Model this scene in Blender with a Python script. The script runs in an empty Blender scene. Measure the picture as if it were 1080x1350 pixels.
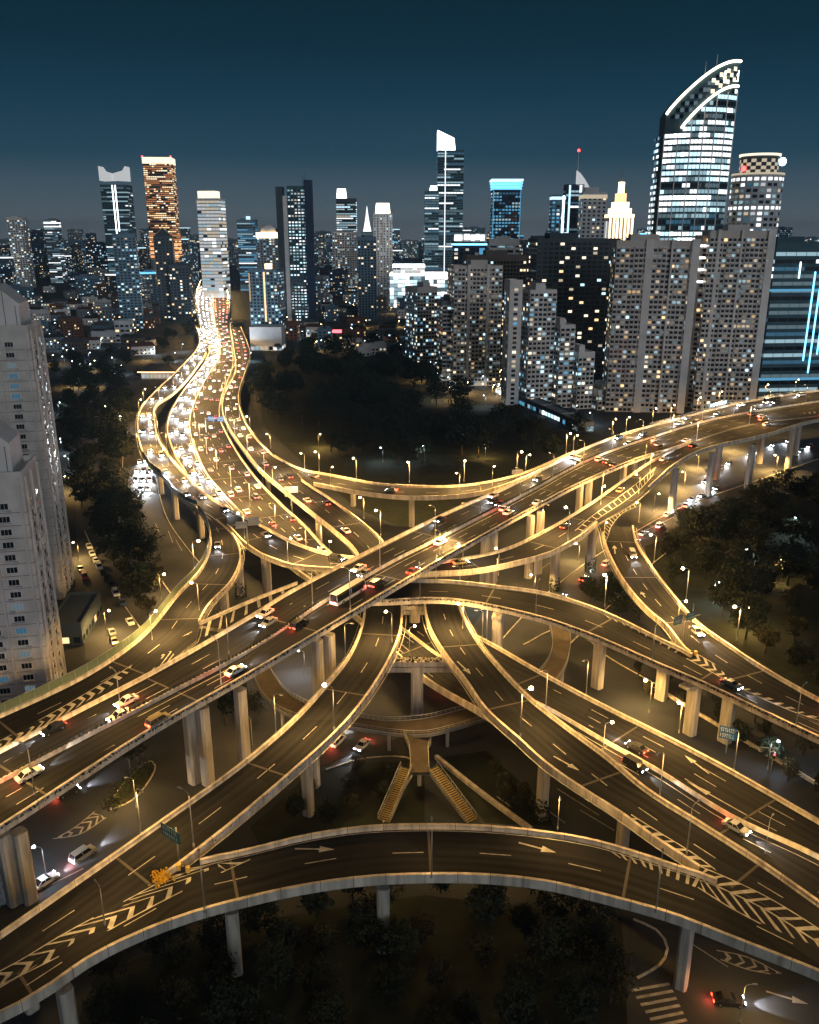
import bpy, bmesh, math, random
from mathutils import Vector, Matrix
R = math.radians
random.seed(7)
SC = bpy.context.scene
COL = SC.collection

# ------------------------------------------------------------------ camera
HC, PITCH, FPX = 108.0, R(17.9), 1130.0
cam_d = bpy.data.cameras.new('camera'); cam = bpy.data.objects.new('camera', cam_d); COL.objects.link(cam)
cam.location = (0, 0, HC); cam.rotation_euler = (R(90) - PITCH, 0, 0)
cam_d.sensor_fit = 'VERTICAL'; cam_d.sensor_height = 24.0; cam_d.lens = 24.0 * FPX / 1350.0
cam_d.clip_start = 1.0; cam_d.clip_end = 30000.0
SC.camera = cam
SC.view_settings.view_transform = 'Standard'; SC.view_settings.look = 'None'
SC.view_settings.exposure = 0.0; SC.view_settings.gamma = 1.0
SC.render.film_transparent = False
cy = SC.cycles
cy.use_denoising = True
cy.max_bounces = 5; cy.diffuse_bounces = 2; cy.glossy_bounces = 2; cy.transmission_bounces = 2; cy.transparent_max_bounces = 4
cy.sample_clamp_indirect = 4.0; cy.caustics_reflective = False; cy.caustics_refractive = False

# ------------------------------------------------------------------ night sky and city glow
w = bpy.data.worlds.new('World'); SC.world = w; w.use_nodes = True
nt = w.node_tree; nt.nodes.clear()
wo = nt.nodes.new('ShaderNodeOutputWorld'); bg = nt.nodes.new('ShaderNodeBackground')
tc = nt.nodes.new('ShaderNodeTexCoord'); sx = nt.nodes.new('ShaderNodeSeparateXYZ'); cr = nt.nodes.new('ShaderNodeValToRGB')
nt.links.new(tc.outputs['Generated'], sx.inputs[0]); nt.links.new(sx.outputs['Z'], cr.inputs[0])
el = cr.color_ramp.elements
el[0].position = 0.0; el[0].color = (0.17, 0.195, 0.225, 1)
el[1].position = 1.0; el[1].color = (0.001, 0.004, 0.008, 1)
for p, c in ((0.03, (0.082, 0.118, 0.146, 1)), (0.08, (0.019, 0.060, 0.097, 1)), (0.14, (0.0078, 0.039, 0.069, 1)), (0.19, (0.0042, 0.0245, 0.044, 1)), (0.25, (0.003, 0.019, 0.033, 1)), (0.45, (0.002, 0.010, 0.019, 1))):
    e = el.new(p); e.color = c
bg.inputs[1].default_value = 1.0
nt.links.new(cr.outputs[0], bg.inputs[0]); nt.links.new(bg.outputs[0], wo.inputs[0])
sun_d = bpy.data.lights.new('city_glow_fill', 'SUN'); sun = bpy.data.objects.new('city_glow_fill', sun_d); COL.objects.link(sun)  # added low fill sun, stands in for scattered city light on the facades
sun_d.energy = 0.62; sun_d.angle = R(25); sun_d.color = (0.90, 0.95, 1.0)
sun.rotation_euler = (R(74), 0, R(24))

# ------------------------------------------------------------------ helpers
SP, CP = math.sin(PITCH), math.cos(PITCH)
def U(px, py, z=0.0):
    'point of the plane at height z that is seen at photo pixel px, py'
    a = px - 540.0; b = 675.0 - py
    dx, dy, dz = a, CP * FPX + SP * b, -SP * FPX + CP * b
    t = (z - HC) / dz
    return Vector((dx * t, dy * t, z))
def XAT(px, d, z):
    return (px - 540.0) * (d * CP + (HC - z) * SP) / FPX
def ZAT(py, d):
    return HC - d * math.tan(PITCH + math.atan((py - 675.0) / FPX))

class MB:
    def __init__(s): s.v = []; s.f = []; s.m = []; s.uv = None
    def quad(s, a, b, c, d, m=0):
        n = len(s.v); s.v += [tuple(a), tuple(b), tuple(c), tuple(d)]; s.f.append((n, n+1, n+2, n+3)); s.m.append(m)
    def poly(s, pts, m=0):
        n = len(s.v); s.v += [tuple(p) for p in pts]; s.f.append(tuple(range(n, n+len(pts)))); s.m.append(m)
    def box(s, c, sz, rz=0.0, m=0, taper=1.0):
        hx, hy, hz = sz[0]/2, sz[1]/2, sz[2]/2; co, si = math.cos(rz), math.sin(rz); n = len(s.v)
        for z in (-1, 1):
            k = taper if z > 0 else 1.0
            for x, y in ((-1,-1),(1,-1),(1,1),(-1,1)):
                X, Y = x*hx*k, y*hy*k
                s.v.append((c[0]+X*co-Y*si, c[1]+X*si+Y*co, c[2]+z*hz))
        for f in ((0,3,2,1),(4,5,6,7),(0,1,5,4),(1,2,6,5),(2,3,7,6),(3,0,4,7)):
            s.f.append(tuple(n+i for i in f)); s.m.append(m)
    def prism(s, base, z0, z1, m=0, top=None, cap=None):
        top = top or base; n = len(s.v); k = len(base)
        s.v += [(p[0], p[1], z0) for p in base]
        s.v += [(p[0], p[1], z1 if len(p) < 3 else p[2]) for p in top]
        for i in range(k):
            j = (i+1) % k; s.f.append((n+i, n+j, n+k+j, n+k+i)); s.m.append(m)
        s.f.append(tuple(n+k+i for i in range(k))); s.m.append(m if cap is None else cap)
        s.f.append(tuple(n+i for i in reversed(range(k)))); s.m.append(m)
    def tube(s, pts, r, n=6, m=0, r2=None):
        k = len(pts); b = len(s.v); pts = [Vector(p) for p in pts]
        for i, p in enumerate(pts):
            t = (pts[min(i+1, k-1)] - pts[max(i-1, 0)]).normalized()
            a = t.orthogonal().normalized() if abs(t.z) < .9 else (t.cross(Vector((0,1,0)))).normalized()
            c = t.cross(a); rr = r if r2 is None else r + (r2-r)*i/max(1, k-1)
            for q in range(n):
                th = 2*math.pi*q/n; s.v.append(tuple(p + a*rr*math.cos(th) + c*rr*math.sin(th)))
        for i in range(k-1):
            for q in range(n):
                q2 = (q+1) % n
                s.f.append((b+i*n+q, b+i*n+q2, b+(i+1)*n+q2, b+(i+1)*n+q)); s.m.append(m)
        s.f.append(tuple(b+q for q in reversed(range(n)))); s.m.append(m)
        s.f.append(tuple(b+(k-1)*n+q for q in range(n))); s.m.append(m)
    def ball(s, c, r, m=0, seg=8, ring=5, sq=1.0):
        n = len(s.v)
        for i in range(1, ring):
            th = math.pi*i/ring
            for q in range(seg):
                ph = 2*math.pi*q/seg
                s.v.append((c[0]+r*math.sin(th)*math.cos(ph), c[1]+r*math.sin(th)*math.sin(ph), c[2]+r*sq*math.cos(th)))
        a = len(s.v); s.v += [(c[0], c[1], c[2]+r*sq), (c[0], c[1], c[2]-r*sq)]
        for q in range(seg):
            q2 = (q+1) % seg
            s.f.append((a, n+q, n+q2)); s.m.append(m)
            s.f.append((a+1, n+(ring-2)*seg+q2, n+(ring-2)*seg+q)); s.m.append(m)
            for i in range(ring-2):
                s.f.append((n+i*seg+q, n+(i+1)*seg+q, n+(i+1)*seg+q2, n+i*seg+q2)); s.m.append(m)
    def mesh(s, name, mats, smooth=False):
        me = bpy.data.meshes.new(name); me.from_pydata(s.v, [], s.f)
        for mt in (mats if isinstance(mats, (list, tuple)) else [mats]): me.materials.append(mt)
        if any(s.m): me.polygons.foreach_set('material_index', s.m)
        if smooth: me.polygons.foreach_set('use_smooth', [True]*len(s.f))
        if s.uv:
            l = me.uv_layers.new(name='UVMap'); l.data.foreach_set('uv', [c for f in s.uv for p in f for c in p])
        me.update(); return me
    def build(s, name, mats, parent=None, smooth=False):
        return link(name, s.mesh(name, mats, smooth), parent)

def link(name, data, parent=None):
    o = bpy.data.objects.new(name, data); COL.objects.link(o)
    if parent: o.parent = parent
    return o
def tag(o, label, cat, group=None, kind=None):
    o['label'] = label; o['category'] = cat
    if group: o['group'] = group
    if kind: o['kind'] = kind
    return o
def thing(name, label, cat, loc=(0,0,0), rz=0.0, group=None):
    o = link(name, None); o.location = loc; o.rotation_euler = (0, 0, rz); o.empty_display_size = .5
    return tag(o, label, cat, group)
def struct(name, label, cat):
    return tag(link(name, None), label, cat, None, 'structure')
KIDS = {}
def copy_tree(o, parent=None):
    c = o.copy(); COL.objects.link(c)
    if parent: c.parent = parent
    if o.name not in KIDS: KIDS[o.name] = list(o.children)
    for ch in KIDS[o.name]: copy_tree(ch, c)
    return c
ORD = ['first','second','third','fourth','fifth','sixth','seventh','eighth','ninth','tenth','eleventh','twelfth','thirteenth','fourteenth','fifteenth','sixteenth','seventeenth','eighteenth','nineteenth','twentieth']
def nth(i):
    if i < 20: return ORD[i]
    if i > 77: return f'{i+1}' + {1:'st',2:'nd',3:'rd'}.get((i+1) % 10, 'th')
    t = ['', '', 'twenty', 'thirty', 'forty', 'fifty', 'sixty', 'seventy'][(i+1)//10]; u = (i+1) % 10
    return t + ('-' + ORD[u-1] if u else 'th')

# ------------------------------------------------------------------ materials
def mat(name, col, rough=.8, metal=0.0, noise=0.0, nscale=.3, emit=None, estr=0.0, spec=.3, detail=4, bump=0.0, streak=False):
    m = bpy.data.materials.new(name); m.use_nodes = True; t = m.node_tree; b = t.nodes['Principled BSDF']
    b.inputs['Base Color'].default_value = (*col, 1); b.inputs['Roughness'].default_value = rough; b.inputs['Metallic'].default_value = metal
    b.inputs['Specular IOR Level'].default_value = spec
    if noise:
        tcn = t.nodes.new('ShaderNodeTexCoord'); n = t.nodes.new('ShaderNodeTexNoise'); n.inputs['Scale'].default_value = nscale; n.inputs['Detail'].default_value = detail
        mp = t.nodes.new('ShaderNodeMapRange'); mp.inputs['To Min'].default_value = 1-noise; mp.inputs['To Max'].default_value = 1+noise; mp.inputs['From Min'].default_value = .3; mp.inputs['From Max'].default_value = .7
        mx = t.nodes.new('ShaderNodeMix'); mx.data_type = 'RGBA'; mx.blend_type = 'MULTIPLY'; mx.inputs[0].default_value = 1; mx.inputs[6].default_value = (*col, 1)
        if streak:
            mpp = t.nodes.new('ShaderNodeMapping'); mpp.inputs['Scale'].default_value = (1, 1, .12); t.links.new(tcn.outputs['Object'], mpp.inputs['Vector']); t.links.new(mpp.outputs[0], n.inputs['Vector'])
        else: t.links.new(tcn.outputs['Object'], n.inputs['Vector'])
        t.links.new(n.outputs[0], mp.inputs[0]); t.links.new(mp.outputs[0], mx.inputs[7]); t.links.new(mx.outputs[2], b.inputs['Base Color'])
        if bump:
            bp = t.nodes.new('ShaderNodeBump'); bp.inputs['Strength'].default_value = bump; t.links.new(n.outputs[0], bp.inputs['Height']); t.links.new(bp.outputs[0], b.inputs['Normal'])
    if emit:
        b.inputs['Emission Color'].default_value = (*emit, 1); b.inputs['Emission Strength'].default_value = estr
    m.cycles.emission_sampling = 'NONE'
    return m
def asphalt_mat(name, base, wear=.35):
    m = mat(name, base, .9, spec=.08); t = m.node_tree; b = t.nodes['Principled BSDF']
    uv = t.nodes.new('ShaderNodeUVMap'); sp = t.nodes.new('ShaderNodeSeparateXYZ'); t.links.new(uv.outputs[0], sp.inputs[0])
    # wheel tracks: darker bands twice per 3.6 m lane, streaks stretched along the road
    mul = t.nodes.new('ShaderNodeMath'); mul.operation = 'MULTIPLY'; mul.inputs[1].default_value = 2*math.pi/1.8; t.links.new(sp.outputs[0], mul.inputs[0])
    sn = t.nodes.new('ShaderNodeMath'); sn.operation = 'SINE'; t.links.new(mul.outputs[0], sn.inputs[0])
    mp = t.nodes.new('ShaderNodeMapping'); mp.inputs['Scale'].default_value = (1.1, .03, 1); t.links.new(uv.outputs[0], mp.inputs[0])
    n1 = t.nodes.new('ShaderNodeTexNoise'); n1.inputs['Scale'].default_value = 1.0; n1.inputs['Detail'].default_value = 5; t.links.new(mp.outputs[0], n1.inputs['Vector'])
    n2 = t.nodes.new('ShaderNodeTexNoise'); n2.inputs['Scale'].default_value = .07; n2.inputs['Detail'].default_value = 6; t.links.new(uv.outputs[0], n2.inputs['Vector'])
    n3 = t.nodes.new('ShaderNodeTexVoronoi'); n3.inputs['Scale'].default_value = .045; t.links.new(uv.outputs[0], n3.inputs['Vector'])
    add = t.nodes.new('ShaderNodeMath'); add.operation = 'MULTIPLY_ADD'; add.inputs[1].default_value = .09; t.links.new(sn.outputs[0], add.inputs[0]); t.links.new(n1.outputs[0], add.inputs[2])
    a2 = t.nodes.new('ShaderNodeMath'); a2.operation = 'ADD'; t.links.new(add.outputs[0], a2.inputs[0]); t.links.new(n2.outputs[0], a2.inputs[1])
    a3 = t.nodes.new('ShaderNodeMath'); a3.operation = 'MULTIPLY_ADD'; a3.inputs[1].default_value = .30
    sv = t.nodes.new('ShaderNodeSeparateColor'); t.links.new(n3.outputs['Color'], sv.inputs[0]); t.links.new(sv.outputs[0], a3.inputs[0]); t.links.new(a2.outputs[0], a3.inputs[2])
    rg = t.nodes.new('ShaderNodeMapRange'); rg.inputs['From Min'].default_value = .8; rg.inputs['From Max'].default_value = 1.5
    rg.inputs['To Min'].default_value = 1-wear; rg.inputs['To Max'].default_value = 1+wear; t.links.new(a3.outputs[0], rg.inputs[0])
    mx = t.nodes.new('ShaderNodeMix'); mx.data_type = 'RGBA'; mx.blend_type = 'MULTIPLY'; mx.inputs[0].default_value = 1; mx.inputs[6].default_value = (*base, 1)
    t.links.new(rg.outputs[0], mx.inputs[7]); t.links.new(mx.outputs[2], b.inputs['Base Color'])
    return m
M = dict(
    asphalt=asphalt_mat('asphalt', (.021, .021, .022), .5),
    street=mat('street asphalt', (.042, .046, .052), .8, noise=.3, nscale=.09, detail=8),
    ground=mat('ground paving', (.028, .032, .038), .9, noise=.4, nscale=.05, detail=8),
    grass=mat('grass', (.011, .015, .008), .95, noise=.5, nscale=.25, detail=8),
    soil=mat('planting bed', (.03, .032, .018), .95, noise=.5, nscale=.4),
    concrete=mat('concrete', (.54, .49, .41), .85, noise=.38, nscale=.8, detail=8, streak=True),
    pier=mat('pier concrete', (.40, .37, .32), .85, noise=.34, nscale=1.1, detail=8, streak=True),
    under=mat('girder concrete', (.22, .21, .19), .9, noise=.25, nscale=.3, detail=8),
    paint=mat('road paint', (.40, .385, .34), .7, noise=.35, nscale=.8, detail=6),
    paint_y=mat('yellow road paint', (.72, .50, .12), .7, noise=.25, nscale=.8, detail=6),
    joint=mat('expansion joint', (.10, .09, .08), .8),
    rail=mat('railing steel', (.30, .33, .33), .5, .6),
    screen=mat('noise screen panel', (.08, .13, .15), .25, 0, spec=.6),
    screen_g=mat('green noise screen', (.13, .17, .11), .4, 0),
    antiglare=mat('anti glare slat', (.03, .035, .03), .7),
    steel=mat('galvanised steel', (.42, .42, .40), .45, .5),
    dark=mat('dark metal', (.03, .03, .033), .5, .4),
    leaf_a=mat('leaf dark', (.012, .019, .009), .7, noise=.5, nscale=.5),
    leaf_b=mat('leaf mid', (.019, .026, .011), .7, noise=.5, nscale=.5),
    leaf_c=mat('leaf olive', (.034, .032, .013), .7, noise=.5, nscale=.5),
    leaf_y=mat('yellow blossom', (.75, .42, .02), .7, noise=.4, nscale=2.),
    hedge=mat('planter leaves', (.035, .034, .016), .85, noise=.6, nscale=2.),
    bark=mat('bark', (.06, .045, .03), .9, noise=.3, nscale=3),
    lamp=mat('sodium lens', (.9, .8, .6), .4, emit=(1., .70, .34), estr=40.),
    lampw=mat('white lens', (.9, .9, .9), .4, emit=(.75, .92, 1.), estr=14.),
    lampoff=mat('hooded lens', (.9, .8, .6), .3, emit=(1., .62, .25), estr=12.),
    sign_b=mat('blue sign', (.02, .10, .24), .4), sign_g=mat('green blue sign', (.02, .11, .12), .4),
    sign_w=mat('sign white', (.8, .8, .78), .5), sign_back=mat('sign back', (.62, .56, .44), .6, noise=.1),
    glass=mat('vehicle glass', (.012, .015, .018), .08, 0, spec=.8),
    tyre=mat('tyre rubber', (.015, .015, .015), .85), rim=mat('wheel rim', (.4, .4, .42), .35, .8),
    head=mat('headlight', (.9, .9, .9), .2, emit=(.92, .96, 1.), estr=70.),
    tail=mat('taillight', (.5, .02, .01), .3, emit=(1., .06, .02), estr=16.),
    red=mat('red beacon', (.6, .02, .01), .3, emit=(1., .04, .04), estr=10.),
)
for n, c in dict(white=(.75,.75,.74), silver=(.45,.46,.47), black=(.02,.02,.022), red=(.20,.025,.02), blue=(.03,.06,.14), gold=(.30,.25,.14), grey=(.16,.17,.18), green=(.05,.22,.14)).items():
    M['car_'+n] = mat('car paint '+n, c, .28, .15, spec=.6)
# ------------------------------------------------------------------ ribbons traced from the photo, at their own heights
def cr(pts, n=10):
    out = []
    k = len(pts)
    for i in range(k-1):
        p0 = pts[i-1] if i > 0 else pts[i]*2-pts[i+1]
        p1, p2 = pts[i], pts[i+1]
        p3 = pts[i+2] if i+2 < k else pts[i+1]*2-pts[i]
        d = lambda a, b: max(1e-3, (a-b).length ** .5)
        t1 = d(p0, p1); t2 = t1 + d(p1, p2); t3 = t2 + d(p2, p3)
        for j in range(n):
            t = t1 + (t2-t1)*j/n
            A1 = p0*((t1-t)/t1) + p1*(t/t1); A2 = p1*((t2-t)/(t2-t1)) + p2*((t-t1)/(t2-t1)); A3 = p2*((t3-t)/(t3-t2)) + p3*((t-t2)/(t3-t2))
            B1 = A1*((t2-t)/t2) + A2*(t/t2); B2 = A2*((t3-t)/(t3-t1)) + A3*((t-t1)/(t3-t1))
            out.append((B1*((t2-t)/(t2-t1)) + B2*((t-t1)/(t2-t1)), i + j/n))
    out.append((pts[-1], float(k-1)))
    return out
def resample(seq, step):
    'evenly spaced (point, u) along a dense polyline'
    out = [seq[0]]; acc = 0.0
    for (a, ua), (b, ub) in zip(seq, seq[1:]):
        L = (b-a).length
        if L < 1e-6: continue
        x = step - acc
        while x <= L:
            f = x/L; out.append((a.lerp(b, f), ua+(ub-ua)*f)); x += step
        acc = L - (x - step)
    if (out[-1][0]-seq[-1][0]).length > step*.3: out.append(seq[-1])
    return out
class Road:
    def __init__(s, Lp, Rp, lift=.9, step=3.0):
        mk = lambda P: cr([U(x, y, z+lift)-Vector((0,0,lift)) for x, y, z in P])
        Ld, Rd = resample(mk(Lp), step), resample(mk(Rp), step/3)
        s.sec = []; j = 0
        for p, u in Ld:
            best, bj = 1e9, j
            for q in range(j, min(len(Rd), j+60)):
                dd = (Rd[q][0].xy-p.xy).length
                if dd < best: best, bj = dd, q
            j = bj; s.sec.append((p, Rd[j][0], u, Rd[j][1]))
        c = [(a+b)/2 for a, b, _, _ in s.sec]; s.s = [0.0]
        for a, b in zip(c, c[1:]): s.s.append(s.s[-1]+max(1e-4, (b-a).length))
        s.len = s.s[-1]; s.c = c
    def at(s, d, f):
        'point at length d along and fraction f across, with the heading'
        d = max(0, min(s.len-.01, d)); i = 0
        lo, hi = 0, len(s.s)-2
        while lo < hi:
            mid = (lo+hi+1)//2
            if s.s[mid] <= d: lo = mid
            else: hi = mid-1
        i = lo; t = (d-s.s[i])/(s.s[i+1]-s.s[i])
        P = lambda k: s.sec[k][0].lerp(s.sec[k][1], f)
        a, b = P(i), P(i+1)
        i0, i1 = max(0, i-1), min(len(s.sec)-1, i+2)
        return a.lerp(b, t), (P(i1)-P(i0)).normalized()
    def near(s, px, py, z=None):
        'length along nearest to the photo pixel'
        best = None
        for i, (a, b, _, _) in enumerate(s.sec):
            c = s.c[i]; p = U(px, py, c.z); dd = (p-c).length
            if best is None or dd < best[0]: best = (dd, s.s[i])
        return best[1]
    def width(s, d):
        a, _ = s.at(d, 0); b, _ = s.at(d, 1); return (b-a).length
def inr(u, rs): return any(a <= u <= b for a, b in rs)
def build_road(name, label, rd, girder=1.6, skipL=(), skipR=(), ph=.9, rails=(), planter=''):
    root = struct(name, label, 'elevated road')
    top, und, wl, jt = MB(), MB(), MB(), MB(); top.uv = []
    n = len(rd.sec)
    W = [(b-a).length for a, b, _, _ in rd.sec]
    for i in range(n-1):
        a, b, ul, ur = rd.sec[i]; c, d, ul2, ur2 = rd.sec[i+1]; v0, v1 = rd.s[i], rd.s[i+1]
        K = 4
        for k in range(K):
            f, g = k/K, (k+1)/K
            top.quad(a.lerp(b, f), a.lerp(b, g), c.lerp(d, g), c.lerp(d, f))
            top.uv.append(((W[i]*f, v0), (W[i]*g, v0), (W[i+1]*g, v1), (W[i+1]*f, v1)))
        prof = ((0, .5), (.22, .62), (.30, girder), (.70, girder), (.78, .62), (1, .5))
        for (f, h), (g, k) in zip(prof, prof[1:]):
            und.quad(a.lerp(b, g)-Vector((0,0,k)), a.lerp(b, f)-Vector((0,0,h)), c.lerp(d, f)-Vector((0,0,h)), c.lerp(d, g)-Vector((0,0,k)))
        for side, (p, q, o, o2, um, sk) in enumerate(((a, c, b, d, ul, skipL), (b, d, a, c, ur, skipR))):
            if inr(um, sk):
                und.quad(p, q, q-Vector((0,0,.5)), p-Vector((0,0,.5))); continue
            tw = lambda e, x: (x-e).normalized()*min(.52, (x-e).length*.45)
            ip, iq = p+tw(p, o), q+tw(q, o2); H = Vector((0,0,ph)); Dn = Vector((0,0,.75)); ch = Vector((0,0,.12))
            P = [(p-Dn, q-Dn), (p+H, q+H), (ip+H, iq+H), (ip+(p-ip)*.2+H*.45, iq+(q-iq)*.2+H*.45), (ip+Vector((0,0,.01)), iq+Vector((0,0,.01)))]
            for (e, f), (g, h) in zip(P, P[1:]): wl.quad(e, f, h, g)
            wl.quad(p-Dn, p-Dn+(ip-p)*2, q-Dn+(iq-q)*2, q-Dn)
            if i % 2 == 0 and p.y < 420:
                hh = (q-p).normalized()*.04; ou = (p-ip).normalized()*.006
                for (e, _), (g, _), off in ((P[0], P[1], ou), (P[1], P[2], Z*.006), (P[2], P[3], -ou+Z*.003), (P[3], P[4], -ou+Z*.003)): jt.quad(e+off-hh, e+off+hh, g+off+hh, g+off-hh)
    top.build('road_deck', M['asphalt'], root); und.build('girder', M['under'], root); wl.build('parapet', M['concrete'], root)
    if jt.v: o = jt.build('panel_joint', M['joint'], root); o['kind'] = 'stuff'
    # planter boxes hung along the outer edge: uneven leafy clumps
    for side in planter:
        hb = MB(); dd = 0.0; sk = skipL if side == 'L' else skipR
        while dd < rd.len:
            f = 0.0 if side == 'L' else 1.0
            p, h = rd.at(dd, f); i = min(n-1, max(0, int(dd/rd.len*n))); u = rd.sec[i][2 if side == 'L' else 3]
            if not inr(u, sk) and p.y < 420:
                o = Vector((-h.y, h.x, 0)) * (1 if side == 'L' else -1)
                for q in range(4):
                    c = p + o*random.uniform(.02, .28) + h*random.uniform(-.5, .5) + Vector((0,0,ph-.28+random.uniform(-.4, .2)*random.uniform(.3, 1)))
                    e = Vector([random.uniform(-1, 1) for _ in range(3)])*.24; g = Vector([random.uniform(-1, 1) for _ in range(3)])*.24
                    hb.quad(c-e, c-g, c+e, c+g)
            dd += .55
        ob = hb.build('planter_hedge', M['hedge'], root); ob['kind'] = 'stuff'
    return root
Z = Vector((0,0,1))
def strip(mb, rd, d0, d1, f, wid, lift=.02, step=3.0, m=0, off=0.0):
    'a painted line of width wid along the road'
    k = max(1, int((d1-d0)/step)); prev = None
    for i in range(k+1):
        p, h = rd.at(d0+(d1-d0)*i/k, f); o = Vector((h.y, -h.x, 0)).normalized()
        p = p + o*off
        e = (p - o*wid/2 + Z*lift, p + o*wid/2 + Z*lift)
        if prev: mb.quad(prev[0], prev[1], e[1], e[0], m)
        prev = e
def markings(root, rd, dashes=(), solids=(), d0=0, d1=None, dash=5.0, gap=9.0, edge=True, wid=.17):
    mb = MB(); d1 = rd.len if d1 is None else d1
    for f in dashes:
        d = d0
        while d + dash < d1: strip(mb, rd, d, d+dash, f, wid); d += dash+gap
    for f in solids: strip(mb, rd, d0, d1, f, .18)
    if edge:
        strip(mb, rd, d0, d1, 0.0, .18, off=.85); strip(mb, rd, d0, d1, 1.0, .18, off=-.85)
    if mb.v: mb.build('lane_marking', M['paint'], root)
def onroad(rd, px, py):
    z = sum(c.z for c in rd.c)/len(rd.c)
    for _ in range(6):
        p = U(px, py, z); a, b, _, _ = min(rd.sec, key=lambda q: ((q[0]+q[1]).xy/2-p.xy).length)
        d = (b-a).xy; f = max(0, min(1, (p.xy-a.xy).dot(d)/max(1e-6, d.dot(d)))); z = a.z+(b.z-a.z)*f
    return U(px, py, z)
def chevrons(root, A, B, z, n, wid=.9, rev=False, nose=.45, lift=.028, border=True, name='chevron_marking', m='paint'):
    'V stripes between two traced lines; A and B run the same way, z is a height or heights at both ends'
    if isinstance(z, Road): zz = lambda P: [onroad(z, x, y) for x, y in P]
    else: zz = lambda P: [U(x, y, z) for x, y in P]
    a = resample(cr(zz(A)), .5); b = resample(cr(zz(B)), .5)
    ga = lambda t: a[max(0, min(len(a)-1, int(t*(len(a)-1))))][0]
    gb = lambda t: b[max(0, min(len(b)-1, int(t*(len(b)-1))))][0]
    mb = MB(); L = (ga(1)-ga(0)).length; dt = wid/L; sg = -1 if rev else 1
    for i in range(n):
        t = (i+.5)/n
        wd = (ga(t)-gb(t)).length; k = sg*nose*wd/L
        P = lambda q: ga(q) + Z*lift; Q = lambda q: gb(q) + Z*lift
        C = lambda q: ga(q).lerp(gb(q), .5) + Z*lift
        cl = lambda q: max(0, min(1, q))
        if nose:
            mb.quad(P(cl(t)), P(cl(t+dt)), C(cl(t+dt+k)), C(cl(t+k))); mb.quad(C(cl(t+k)), C(cl(t+dt+k)), Q(cl(t+dt)), Q(cl(t)))
        else: mb.quad(P(cl(t)), P(cl(t+dt)), Q(cl(t+dt)), Q(cl(t)))
    if border:
        for g in (ga, gb):
            for i in range(30):
                p, q = g(i/30), g((i+1)/30); o = (q-p)
                if o.length < 1e-3: continue
                o = Vector((o.y, -o.x, 0)).normalized()*.11
                mb.quad(p-o+Z*lift*1.4, p+o+Z*lift*1.4, q+o+Z*lift*1.4, q-o+Z*lift*1.4)
    return mb.build(name, M[m], root)
def arrow(root, x0, y0, x1, y1, z, w=.25, name='arrow_marking'):
    p, q = (onroad(z, x0, y0), onroad(z, x1, y1)) if isinstance(z, Road) else (U(x0, y0, z), U(x1, y1, z)); p, q = p+Z*.03, q+Z*.03; h = (q-p); L = h.length; h.normalize(); o = Vector((h.y, -h.x, 0)).normalized()
    mb = MB(); k = q-h*L*.38
    mb.quad(p-o*w/2, p+o*w/2, k+o*w/2, k-o*w/2); mb.poly([k-o*w*2.2, k+o*w*2.2, q])
    mb.build(name, M['paint'], root)
# ------------------------------------------------------------------ elevated roads
def zs(P, z): return [(x, y, z) for x, y in P]
A_far = [(-120,1048,15),(0,986,16.5),(100,935,18),(209,879,19.5),(330,810,21.3),(380,779,22.3),(507,714,24),(600,669,24),(660,644,23.5),(700,624,23),(800,578,22),(893,551,21.5),(991,527,22.5),(1080,514,23.5),(1200,500,24.5)]
A_mid = [(-120,1095,15),(0,1030,16.3),(200,926,19.4),(343,850,21.2),(427,793,23),(516,741,24),(570,714,24),(660,668,23.4),(700,647,23),(777,606,22.2),(870,573,21.5),(948,551,22),(1080,529,23.2),(1200,514,24.3)]
A_near = [(-120,1163,14.5),(0,1089,16),(200,960,19.3),(330,886,20.9),(424,830,23),(558,750,24),(700,670,23),(769,634,22.2),(843,603,21.4),(893,588,21),(987,558,22),(1080,545.5,23),(1200,531,24)]
D_far = [(1200,531.5,24),(1080,546.5,23),(987,559,22),(900,587,20.8),(862,605,19.8),(827,628,19),(777,663,18),(718,698,17.3),(660,724,17),(587,738,17.5),(530,745,17.8),(469,733,17),(433,728,16.3),(387,713,15.5),(340,688,14.8),(308,672,14.3),(268,647,13.7),(232,610,13.2),(211,580,12.7),(205,557,12.3),(206,534,12),(229,518,11.5),(258,486,10.5),(274,456,9.2),(263,428,9)]
D_near = [(1200,537,24),(1080,552,23),(1010,572,22),(932,590,21),(893,609,20.3),(866,632,19.5),(840,655,18.7),(815,672,18.3),(790,686,18),(765,706,17.6),(722,729,17.2),(700,735,17.1),(629,750,17.2),(564,754,17.6),(500,758,17.5),(433,748,16.3),(400,747,15.9),(350,732,15.1),(323,715,14.6),(300,692,14.2),(272,671,13.8),(243,658,13.4),(215,627,13.1),(198,613,13.0),(187,594,12.8),(181,563,12.4),(184,540,12.1),(201,518,11.6),(234,487,10.6),(262,454,9.2),(258,428,9)]
C1_L = [(238,655,13.4),(262,672,13.8),(274,692,14),(276,720,14.6),(263,750,15.6),(233,782,17),(181,841,18.7),(111,888,18.0),(0,940,16.6),(-120,990,15)]
C1_R = [(243,658.5,13.4),(272,671.5,13.8),(300,692.5,14.2),(318,728,14.9),(307,763,16),(277,795,17.6),(262,822,18.8),(250,856,19.4),(209,877.5,19.4),(100,933.5,17.9),(0,984.5,16.4),(-120,1046,14.9)]
S_L = [(262,820,18.8),(300,803,19.6),(340,786,20.5),(392,766,22)]
S_R = [(250,853,19.5),(300,825,20.6),(340,803,21.2),(394,770,22.2)]
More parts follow.
